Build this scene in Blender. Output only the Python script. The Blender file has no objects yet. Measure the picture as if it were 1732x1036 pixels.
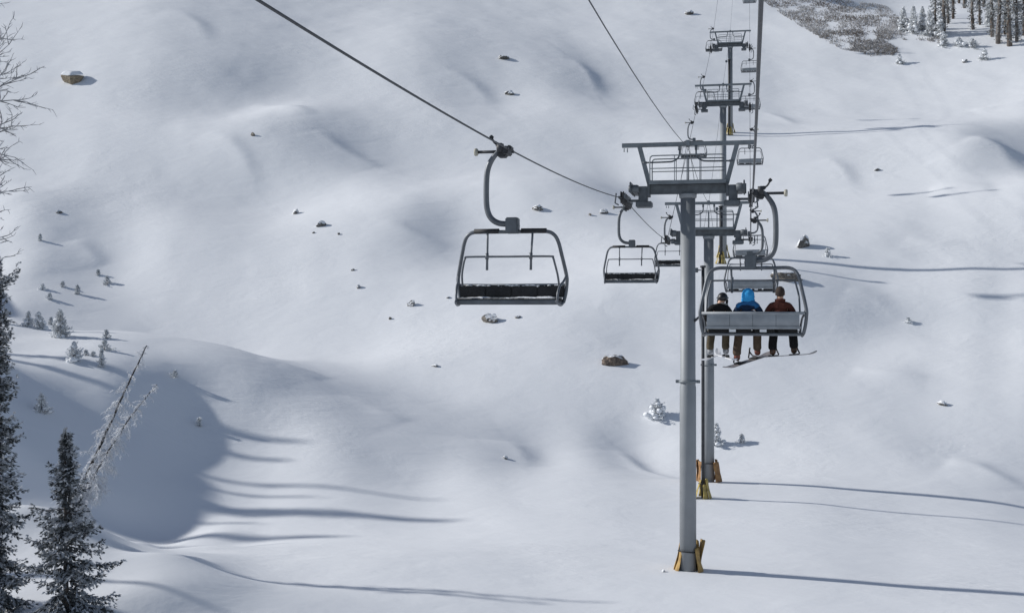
import bpy, bmesh, math, random
import numpy as np
from mathutils import Vector, Matrix

# ------------------------------------------------------------------ camera, light
scene = bpy.context.scene
W0, H0, F0 = 1732.0, 1036.0, 2020.0          # photograph size and focal length in its pixels
cam_d = bpy.data.cameras.new("camera")
cam = bpy.data.objects.new("camera", cam_d)
scene.collection.objects.link(cam)
cam.location = (0, 0, 0)
cam.rotation_euler = (math.radians(90), 0, 0)
cam_d.sensor_width = 36.0
cam_d.lens = F0 / W0 * 36.0
cam_d.clip_start = 0.1
cam_d.clip_end = 3000
scene.camera = cam

SUN_EL = math.radians(26.5)
SUN_AZ = math.radians(-78.0)                 # clockwise from +Y: the sun stands far left, a little behind
SDIR = Vector((math.sin(SUN_AZ) * math.cos(SUN_EL), math.cos(SUN_AZ) * math.cos(SUN_EL), math.sin(SUN_EL)))
world = bpy.data.worlds.new("World")
scene.world = world
world.use_nodes = True
wn = world.node_tree
wn.nodes.clear()
w_out = wn.nodes.new("ShaderNodeOutputWorld")
w_bg = wn.nodes.new("ShaderNodeBackground")
w_sky = wn.nodes.new("ShaderNodeTexSky")
w_sky.sky_type = 'NISHITA'
w_sky.sun_disc = False
w_sky.sun_elevation = SUN_EL
w_sky.sun_rotation = SUN_AZ
w_sky.altitude = 2800
w_sky.air_density = 1.0
w_sky.dust_density = 2.5
w_sky.ozone_density = 1.0
w_bg.inputs[1].default_value = 0.11
w_bw = wn.nodes.new("ShaderNodeRGBToBW")         # grey mixed into the sky to make its fill light less blue
w_mx = wn.nodes.new("ShaderNodeMix"); w_mx.data_type = 'RGBA'; w_mx.inputs[0].default_value = .36
wn.links.new(w_sky.outputs[0], w_bw.inputs[0])
wn.links.new(w_sky.outputs[0], w_mx.inputs[6]); wn.links.new(w_bw.outputs[0], w_mx.inputs[7])
wn.links.new(w_mx.outputs[2], w_bg.inputs[0])
wn.links.new(w_bg.outputs[0], w_out.inputs[0])
sun_d = bpy.data.lights.new("sun", 'SUN')
sun_d.energy = 3.4
sun_d.angle = math.radians(1.3)
sun_d.color = (1.0, 0.98, 0.94)
sun = bpy.data.objects.new("sun", sun_d)
scene.collection.objects.link(sun)
sun.rotation_euler = SDIR.to_track_quat('Z', 'Y').to_euler()
scene.view_settings.view_transform = 'Standard'
scene.view_settings.look = 'None'
scene.view_settings.exposure = 0.21
scene.view_settings.gamma = 1.0
scene.render.engine = 'CYCLES'
scene.cycles.use_denoising = True
scene.cycles.max_bounces = 6

COL = scene.collection


# ------------------------------------------------------------------ helpers
class MB:
    """collects shapes into ONE mesh"""
    def __init__(s):
        s.v = []; s.f = []; s.sm = []

    def add(s, vs, fs, smooth=False):
        b = len(s.v)
        s.v.extend([tuple(p) for p in vs])
        for f in fs:
            s.f.append(tuple(i + b for i in f)); s.sm.append(smooth)
        return s

    def box(s, c, size, rot=None, bev=0.0):
        bm = bmesh.new()
        bmesh.ops.create_cube(bm, size=1.0)
        for v in bm.verts:
            v.co = Vector((v.co.x * size[0], v.co.y * size[1], v.co.z * size[2]))
        if bev > 0:
            bmesh.ops.bevel(bm, geom=bm.edges[:], offset=bev, segments=2, affect='EDGES')
        R = rot if rot is not None else Matrix.Identity(3)
        c = Vector(c)
        bm.verts.index_update()
        vs = [R @ v.co + c for v in bm.verts]
        fs = [[v.index for v in f.verts] for f in bm.faces]
        bm.free()
        return s.add(vs, fs)

    def beam(s, a, b, w, h, up=(0, 0, 1)):
        a = Vector(a); b = Vector(b); d = b - a; L = d.length; d.normalize()
        u = Vector(up)
        x = d.cross(u)
        if x.length < 1e-4:
            x = d.cross(Vector((0, 1, 0)))
        x.normalize(); z = x.cross(d)
        R = Matrix((x, d, z)).transposed()
        return s.box((a + b) / 2, (w, L, h), R)

    def tube(s, pts, r, n=10, closed=False, cap=True):
        pts = [Vector(p) for p in pts]
        m = len(pts)
        rs = r if isinstance(r, (list, tuple)) else [r] * m
        tans = []
        for i in range(m):
            if closed:
                t = pts[(i + 1) % m] - pts[i - 1]
            else:
                t = pts[min(i + 1, m - 1)] - pts[max(i - 1, 0)]
            if t.length < 1e-9: t = Vector((0, 0, 1))
            tans.append(t.normalized())
        ref = Vector((0, 0, 1)) if abs(tans[0].z) < .9 else Vector((1, 0, 0))
        nrm = (ref - tans[0] * ref.dot(tans[0])).normalized()
        vs = []
        for i in range(m):
            nrm = nrm - tans[i] * nrm.dot(tans[i])
            if nrm.length < 1e-6: nrm = tans[i].orthogonal()
            nrm.normalize()
            bi = tans[i].cross(nrm)
            for k in range(n):
                a = 2 * math.pi * k / n
                vs.append(pts[i] + (nrm * math.cos(a) + bi * math.sin(a)) * rs[i])
        fs = []
        for i in range(m if closed else m - 1):
            j = (i + 1) % m
            for k in range(n):
                l = (k + 1) % n
                fs.append((i * n + k, i * n + l, j * n + l, j * n + k))
        s.add(vs, fs, True)
        if cap and not closed:
            b = len(s.v) - len(vs)
            s.f.append(tuple(b + k for k in reversed(range(n)))); s.sm.append(False)
            s.f.append(tuple(b + (m - 1) * n + k for k in range(n))); s.sm.append(False)
        return s

    def cyl(s, a, b, r, n=16):
        return s.tube([a, b], r, n)

    def mesh(s, name, m):
        me = bpy.data.meshes.new(name)
        me.from_pydata(s.v, [], s.f)
        me.polygons.foreach_set("use_smooth", s.sm)
        me.materials.append(m)
        me.update()
        return me

    def build(s, name, m, parent=None):
        return link(name, s.mesh(name, m), parent)


def link(name, data, parent=None):
    o = bpy.data.objects.new(name, data)
    COL.objects.link(o)
    if parent is not None: o.parent = parent
    return o


def tag(o, label=None, cat=None, group=None, kind=None):
    if label: o["label"] = label
    if cat: o["category"] = cat
    if group: o["group"] = group
    if kind: o["kind"] = kind
    return o


def thing(name, label, cat, loc=(0, 0, 0), rz=0.0, group=None):
    o = link(name, None)
    o.location = loc; o.rotation_euler = (0, 0, rz)
    o.empty_display_size = .3
    return tag(o, label, cat, group)


def copy_tree(o, parent=None):
    c = o.copy(); COL.objects.link(c); c.parent = parent
    for ch in list(o.children): copy_tree(ch, c)
    return c


def smooth_pts(pts, n=6):
    """Catmull-Rom through the points"""
    P = [Vector(p) for p in pts]; out = []
    for i in range(len(P) - 1):
        p0 = P[max(i - 1, 0)]; p1 = P[i]; p2 = P[i + 1]; p3 = P[min(i + 2, len(P) - 1)]
        for k in range(n):
            t = k / n
            out.append(.5 * ((2 * p1) + (p2 - p0) * t + (2 * p0 - 5 * p1 + 4 * p2 - p3) * t * t + (3 * p1 - p0 - 3 * p2 + p3) * t ** 3))
    out.append(P[-1])
    return out


# ------------------------------------------------------------------ materials
def mat(name, col, rough=.6, metal=0.0, var=.15, scale=8.0, bump=0.0, bscale=60.0, col2=None, spec=.5):
    m = bpy.data.materials.new(name); m.use_nodes = True
    nt = m.node_tree; b = nt.nodes["Principled BSDF"]
    tc = nt.nodes.new("ShaderNodeTexCoord")
    nz = nt.nodes.new("ShaderNodeTexNoise"); nz.inputs["Scale"].default_value = scale
    nz.inputs["Detail"].default_value = 5
    nt.links.new(tc.outputs["Object"], nz.inputs["Vector"])
    rp = nt.nodes.new("ShaderNodeValToRGB")
    c1 = col2 if col2 else tuple(c * (1 - var) for c in col)
    c2 = col if col2 else tuple(min(1, c * (1 + var)) for c in col)
    rp.color_ramp.elements[0].position = .32; rp.color_ramp.elements[1].position = .68
    rp.color_ramp.elements[0].color = (*c1, 1); rp.color_ramp.elements[1].color = (*c2, 1)
    nt.links.new(nz.outputs[0], rp.inputs[0]); nt.links.new(rp.outputs[0], b.inputs["Base Color"])
    b.inputs["Roughness"].default_value = rough; b.inputs["Metallic"].default_value = metal
    b.inputs["Specular IOR Level"].default_value = spec
    if bump > 0:
        n2 = nt.nodes.new("ShaderNodeTexNoise"); n2.inputs["Scale"].default_value = bscale
        nt.links.new(tc.outputs["Object"], n2.inputs["Vector"])
        bp = nt.nodes.new("ShaderNodeBump"); bp.inputs["Strength"].default_value = bump
        bp.inputs["Distance"].default_value = .02
        nt.links.new(n2.outputs[0], bp.inputs["Height"]); nt.links.new(bp.outputs[0], b.inputs["Normal"])
    return m


SNOWC = (.80, .815, .84)


def snow_material(name):
    m = bpy.data.materials.new(name); m.use_nodes = True
    nt = m.node_tree; b = nt.nodes["Principled BSDF"]
    b.inputs["Base Color"].default_value = (*SNOWC, 1)
    b.inputs["Roughness"].default_value = .75
    b.inputs["Specular IOR Level"].default_value = .15
    geo = nt.nodes.new("ShaderNodeNewGeometry")
    mp = nt.nodes.new("ShaderNodeMapping"); mp.inputs["Scale"].default_value = (.55, .8, .8)
    mp.inputs["Rotation"].default_value = (0, 0, .2)
    nt.links.new(geo.outputs["Position"], mp.inputs["Vector"])
    n1 = nt.nodes.new("ShaderNodeTexNoise"); n1.inputs["Scale"].default_value = .55; n1.inputs["Detail"].default_value = 7
    n1.inputs["Roughness"].default_value = .52; n1.inputs["Distortion"].default_value = .4
    nt.links.new(mp.outputs[0], n1.inputs["Vector"])
    n2 = nt.nodes.new("ShaderNodeTexNoise"); n2.inputs["Scale"].default_value = 14; n2.inputs["Detail"].default_value = 3
    nt.links.new(geo.outputs["Position"], n2.inputs["Vector"])
    b1 = nt.nodes.new("ShaderNodeBump"); b1.inputs["Strength"].default_value = .36; b1.inputs["Distance"].default_value = .22
    b2 = nt.nodes.new("ShaderNodeBump"); b2.inputs["Strength"].default_value = .08; b2.inputs["Distance"].default_value = .01
    # wind crust: fine ripples that come and go in patches
    mp3 = nt.nodes.new("ShaderNodeMapping"); mp3.inputs["Scale"].default_value = (.9, 2.6, 1.6); mp3.inputs["Rotation"].default_value = (0, 0, .5)
    nt.links.new(geo.outputs["Position"], mp3.inputs["Vector"])
    n3 = nt.nodes.new("ShaderNodeTexNoise"); n3.inputs["Scale"].default_value = 1.0; n3.inputs["Detail"].default_value = 6; n3.inputs["Distortion"].default_value = .8
    n3.inputs["Roughness"].default_value = .6
    nt.links.new(mp3.outputs[0], n3.inputs["Vector"])
    n4 = nt.nodes.new("ShaderNodeTexNoise"); n4.inputs["Scale"].default_value = .07; n4.inputs["Detail"].default_value = 3
    nt.links.new(geo.outputs["Position"], n4.inputs["Vector"])
    mr = nt.nodes.new("ShaderNodeMapRange"); mr.inputs[1].default_value = .46; mr.inputs[2].default_value = .66
    nt.links.new(n4.outputs[0], mr.inputs[0])
    mu = nt.nodes.new("ShaderNodeMath"); mu.operation = 'MULTIPLY'
    nt.links.new(n3.outputs[0], mu.inputs[0]); nt.links.new(mr.outputs[0], mu.inputs[1])
    b3 = nt.nodes.new("ShaderNodeBump"); b3.inputs["Strength"].default_value = .6; b3.inputs["Distance"].default_value = .10
    nt.links.new(mu.outputs[0], b3.inputs["Height"]); nt.links.new(b3.outputs[0], b1.inputs["Normal"])
    nt.links.new(n1.outputs[0], b1.inputs["Height"])
    nt.links.new(n2.outputs[0], b2.inputs["Height"]); nt.links.new(b1.outputs[0], b2.inputs["Normal"])
    nt.links.new(b2.outputs[0], b.inputs["Normal"])
    return m


def rock_material(name, ca, cb, snow_lo=.55, snow_hi=.75):
    """stone whose upward faces carry snow"""
    m = bpy.data.materials.new(name); m.use_nodes = True
    nt = m.node_tree; b = nt.nodes["Principled BSDF"]
    tc = nt.nodes.new("ShaderNodeTexCoord"); geo = nt.nodes.new("ShaderNodeNewGeometry")
    n1 = nt.nodes.new("ShaderNodeTexNoise"); n1.inputs["Scale"].default_value = 5; n1.inputs["Detail"].default_value = 8
    n1.inputs["Roughness"].default_value = .7
    nt.links.new(geo.outputs["Position"], n1.inputs["Vector"])
    rp = nt.nodes.new("ShaderNodeValToRGB")
    rp.color_ramp.elements[0].position = .38; rp.color_ramp.elements[1].position = .64
    rp.color_ramp.elements[0].color = (*ca, 1); rp.color_ramp.elements[1].color = (*cb, 1)
    nt.links.new(n1.outputs[0], rp.inputs[0])
    sp = nt.nodes.new("ShaderNodeSeparateXYZ"); nt.links.new(geo.outputs["Normal"], sp.inputs[0])
    n2 = nt.nodes.new("ShaderNodeTexNoise"); n2.inputs["Scale"].default_value = 3.0; n2.inputs["Detail"].default_value = 4
    nt.links.new(geo.outputs["Position"], n2.inputs["Vector"])
    ad = nt.nodes.new("ShaderNodeMath"); ad.operation = 'MULTIPLY_ADD'; ad.inputs[1].default_value = .5
    nt.links.new(n2.outputs[0], ad.inputs[0]); nt.links.new(sp.outputs[2], ad.inputs[2])
    mr = nt.nodes.new("ShaderNodeMapRange"); mr.inputs[1].default_value = snow_lo + .25; mr.inputs[2].default_value = snow_hi + .25
    nt.links.new(ad.outputs[0], mr.inputs[0])
    mx = nt.nodes.new("ShaderNodeMix"); mx.data_type = 'RGBA'
    nt.links.new(mr.outputs[0], mx.inputs[0]); nt.links.new(rp.outputs[0], mx.inputs[6])
    mx.inputs[7].default_value = (*SNOWC, 1)
    nt.links.new(mx.outputs[2], b.inputs["Base Color"])
    b.inputs["Roughness"].default_value = .85
    bp = nt.nodes.new("ShaderNodeBump"); bp.inputs["Strength"].default_value = .8; bp.inputs["Distance"].default_value = .08
    nt.links.new(n1.outputs[0], bp.inputs["Height"]); nt.links.new(bp.outputs[0], b.inputs["Normal"])
    return m


def frost_material(name, dark, frost, rough=.8):
    """needles or twigs mixed with rime by the mesh attribute 'frost'"""
    m = bpy.data.materials.new(name); m.use_nodes = True
    nt = m.node_tree; b = nt.nodes["Principled BSDF"]
    at = nt.nodes.new("ShaderNodeAttribute"); at.attribute_name = "frost"
    mx = nt.nodes.new("ShaderNodeMix"); mx.data_type = 'RGBA'
    nt.links.new(at.outputs["Fac"], mx.inputs[0])
    mx.inputs[6].default_value = (*dark, 1); mx.inputs[7].default_value = (*frost, 1)
    nt.links.new(mx.outputs[2], b.inputs["Base Color"])
    b.inputs["Roughness"].default_value = rough
    b.inputs["Specular IOR Level"].default_value = .2
    return m


M = {
    'snow': snow_material("snow"),
    'snow_lump': mat("snow_lump", SNOWC, .8, 0, .04, 5, .5, 25, spec=.1),
    'steel': mat("galvanised_steel", (.185, .205, .22), .55, .2, .16, 3.0),
    'steel_dark': mat("weathered_steel", (.115, .128, .142), .6, .2, .22, 4.0),
    'steel_pole': mat("galvanised_pole", (.235, .25, .265), .55, .2, .06, 1.5),
    'black_steel': mat("black_steel", (.035, .037, .042), .6, .1, .3, 4.0),
    'rubber': mat("black_rubber", (.02, .02, .022), .7, 0, .3, 9.0),
    'chair_tube': mat("chair_tube_grey", (.125, .135, .15), .45, .35, .15, 6.0),
    'shell': mat("chair_shell_grey", (.27, .29, .31), .5, 0, .12, 5.0),
    'cushion': mat("black_cushion", (.018, .018, .02), .75, 0, .3, 12.0, .3, 40),
    'pale_rubber': mat("pale_roller", (.38, .36, .30), .6, 0, .2, 9.0),
    'rope': mat("wire_rope", (.06, .064, .072), .6, .4, .25, 30.0),
    'white': mat("white_plate", (.75, .76, .78), .5, 0, .05, 9.0),
    'pad': mat("tan_pad", (.55, .36, .12), .8, 0, .2, 3.0, .6, 12, col2=(.28, .17, .06)),
    'pad_yellow': mat("yellow_pad", (.58, .44, .12), .8, 0, .2, 3.0, .6, 12, col2=(.24, .19, .08)),
    'pad_brown': mat("brown_pad", (.42, .23, .085), .8, 0, .2, 3.0, .6, 12, col2=(.20, .10, .045)),
    'rock': rock_material("stone_grey_brown", (.06, .055, .05), (.26, .23, .195), .42, .62),
    'rock_tan': rock_material("stone_tan", (.12, .095, .065), (.38, .31, .22), .72, .9),
    'rock_brown': rock_material("stone_brown", (.05, .04, .035), (.25, .19, .145), .6, .8),
    'rock_snowy': rock_material("stone_under_snow", (.05, .05, .05), (.19, .175, .16), .0, .28),
    'bark': mat("bark", (.10, .085, .075), .9, 0, .3, 10.0, .8, 30, col2=(.035, .03, .028)),
    'needles': frost_material("frosted_needles", (.034, .040, .040), (.46, .48, .51)),
    'needles_snowy': frost_material("snowy_needles", (.035, .042, .04), (.76, .78, .80)),
    'twigs': frost_material("rimed_twigs", (.07, .06, .055), (.74, .76, .80)),
    'deadwood': frost_material("dead_wood", (.028, .024, .022), (.60, .62, .65)),
    'brush': frost_material("willow_twigs", (.105, .082, .066), (.46, .45, .45)),
    'skin': mat("skin", (.50, .30, .21), .55, 0, .08, 20.0),
}
rng = np.random.default_rng(7)

# ------------------------------------------------------------------ terrain
_tab = np.random.default_rng(3).random((256, 256))


def vnoise(x, y, ox=0, oy=0):
    x = np.asarray(x, float) + ox; y = np.asarray(y, float) + oy
    xi = np.floor(x).astype(int); yi = np.floor(y).astype(int)
    fx = x - xi; fy = y - yi
    fx = fx ** 3 * (fx * (fx * 6 - 15) + 10); fy = fy ** 3 * (fy * (fy * 6 - 15) + 10)
    a = _tab[xi & 255, yi & 255]; b = _tab[(xi + 1) & 255, yi & 255]
    c = _tab[xi & 255, (yi + 1) & 255]; d = _tab[(xi + 1) & 255, (yi + 1) & 255]
    return (a * (1 - fx) + b * fx) * (1 - fy) + (c * (1 - fx) + d * fx) * fy - .5


def P(px, py, Y):
    return ((px - W0 / 2) / F0 * Y, Y, (H0 / 2 - py) / F0 * Y)


CP = [P(*a) for a in [
    # under the lift line
    (1160, 962, 46), (1195, 815, 70), (1219, 440, 109), (1233, 225, 150), (1185, 843, 65),
    # near flat
    (866, 1036, 41), (1400, 1036, 40.5), (1732, 1036, 40), (500, 1036, 41), (320, 1020, 41.5),
    (866, 960, 46.5), (1400, 975, 46), (1732, 985, 46.5), (600, 960, 47), (430, 948, 48), (330, 936, 48),
    # near left bank and its crest
    (240, 917, 46.5), (120, 872, 46), (0, 834, 45.5), (0, 1036, 36), (200, 1036, 38.5), (0, 930, 40.5), (120, 950, 41.5),
    # valley floor
    (500, 895, 56), (700, 900, 56), (400, 868, 58), (300, 866, 55.8), (262, 874, 52.8), (258, 845, 54.8), (312, 815, 58.6), (866, 841, 66), (600, 800, 69), (1000, 765, 76),
    (1500, 841, 68), (1732, 841, 68),
    # far side of the gully, the shaded face
    (0, 790, 62), (100, 790, 62), (200, 860, 58), (0, 690, 69), (100, 690, 69), (200, 740, 66), (240, 820, 61.5),
    (300, 770, 67), (350, 750, 71), (335, 690, 76), (275, 618, 80), (200, 596, 80), (100, 572, 81), (0, 548, 83),
    (0, 500, 94), (200, 520, 93), (450, 760, 72), (430, 660, 83),
    # the hill
    (700, 700, 84), (866, 700, 84), (600, 600, 93), (866, 600, 93), (600, 500, 103), (866, 500, 103), (400, 450, 109),
    (200, 400, 118), (0, 350, 129), (866, 340, 128), (500, 340, 128), (0, 228, 153), (300, 228, 153), (700, 228, 150),
    (0, 100, 184), (400, 100, 184), (800, 100, 184), (866, 0, 232), (0, 0, 230), (400, 0, 232),
    (1500, 600, 93), (1732, 700, 84), (1732, 495, 103), (1500, 340, 128), (1732, 330, 130), (1500, 100, 178),
    (1732, 100, 174), (1650, 60, 186), (1500, 20, 205), (1732, 30, 196)]]
CP += [(-18.6, 52.5, -11.2), (-21, 57, -12.1), (-26, 53, -10.7), (-32, 52, -8.6), (-13.6, 49.5, -10.6),
       (-45, 60, -2.5), (-45, 75, 2), (-60, 50, 1), (-60, 90, 8), (-90, 60, 8), (-40, 40, -5.5), (-30, 25, -7.5), (-60, 20, -2),
       (0, 20, -10.5), (0, 0, -11), (-40, 0, -6), (40, 0, -12), (40, 20, -11.5), (0, -60, -13), (-80, -60, -6), (80, -60, -14),
       (60, 45, -10.5), (70, 70, -9), (80, 100, 1), (90, 150, 20), (100, 200, 42), (-100, 120, 20), (-110, 180, 40), (-110, 240, 66),
       (110, 250, 64), (0, 300, 92), (120, 320, 92), (-130, 320, 96), (0, 420, 138), (180, 420, 136), (-200, 420, 140),
       (-220, 100, 40), (220, 100, 4), (220, -60, -12), (-220, -60, 20), (260, 420, 136), (260, 250, 60), (-260, 250, 84)]
CP = np.array(CP)
_S = 50.0


def _tps(r2):
    return np.where(r2 > 1e-12, .5 * r2 * np.log(np.maximum(r2, 1e-12)), 0)


_n = len(CP)
_A = np.zeros((_n + 3, _n + 3))
_d2 = ((CP[:, None, :2] - CP[None, :, :2]) ** 2).sum(-1) / _S ** 2
_A[:_n, :_n] = _tps(_d2) + np.eye(_n) * 4e-4
_Pm = np.c_[np.ones(_n), CP[:, :2] / _S]
_A[:_n, _n:] = _Pm; _A[_n:, :_n] = _Pm.T
_Wt = np.linalg.solve(_A, np.r_[CP[:, 2], 0, 0, 0])


def base_h(X, Y):
    X = np.asarray(X, float); Y = np.asarray(Y, float)
    z = _Wt[_n] + _Wt[_n + 1] * X / _S + _Wt[_n + 2] * Y / _S
    for i in range(_n):
        z = z + _Wt[i] * _tps(((X - CP[i, 0]) ** 2 + (Y - CP[i, 1]) ** 2) / _S ** 2)
    return z


def ray_hit(hf, px, py, y0=33.0, y1=420.0):
    px = np.atleast_1d(np.asarray(px, float)); py = np.atleast_1d(np.asarray(py, float))
    ax = (px - W0 / 2) / F0; az = (H0 / 2 - py) / F0
    t = np.full(px.shape, np.nan); prev = np.full(px.shape, y0); done = np.zeros(px.shape, bool)
    Y = y0
    while Y < y1:
        Y2 = Y * 1.012
        below = (az * Y2 < hf(ax * Y2, np.full(px.shape, Y2))) & ~done
        if below.any():
            lo = np.full(below.sum(), Y); hi = np.full(below.sum(), Y2)
            for _ in range(14):
                mid = (lo + hi) / 2
                b = az[below] * mid < hf(ax[below] * mid, mid)
                hi = np.where(b, mid, hi); lo = np.where(b, lo, mid)
            t[below] = hi; done |= below
        if done.all(): break
        Y = Y2
    t = np.where(np.isnan(t), y1, t)
    return ax * t, t, az * t


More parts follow.
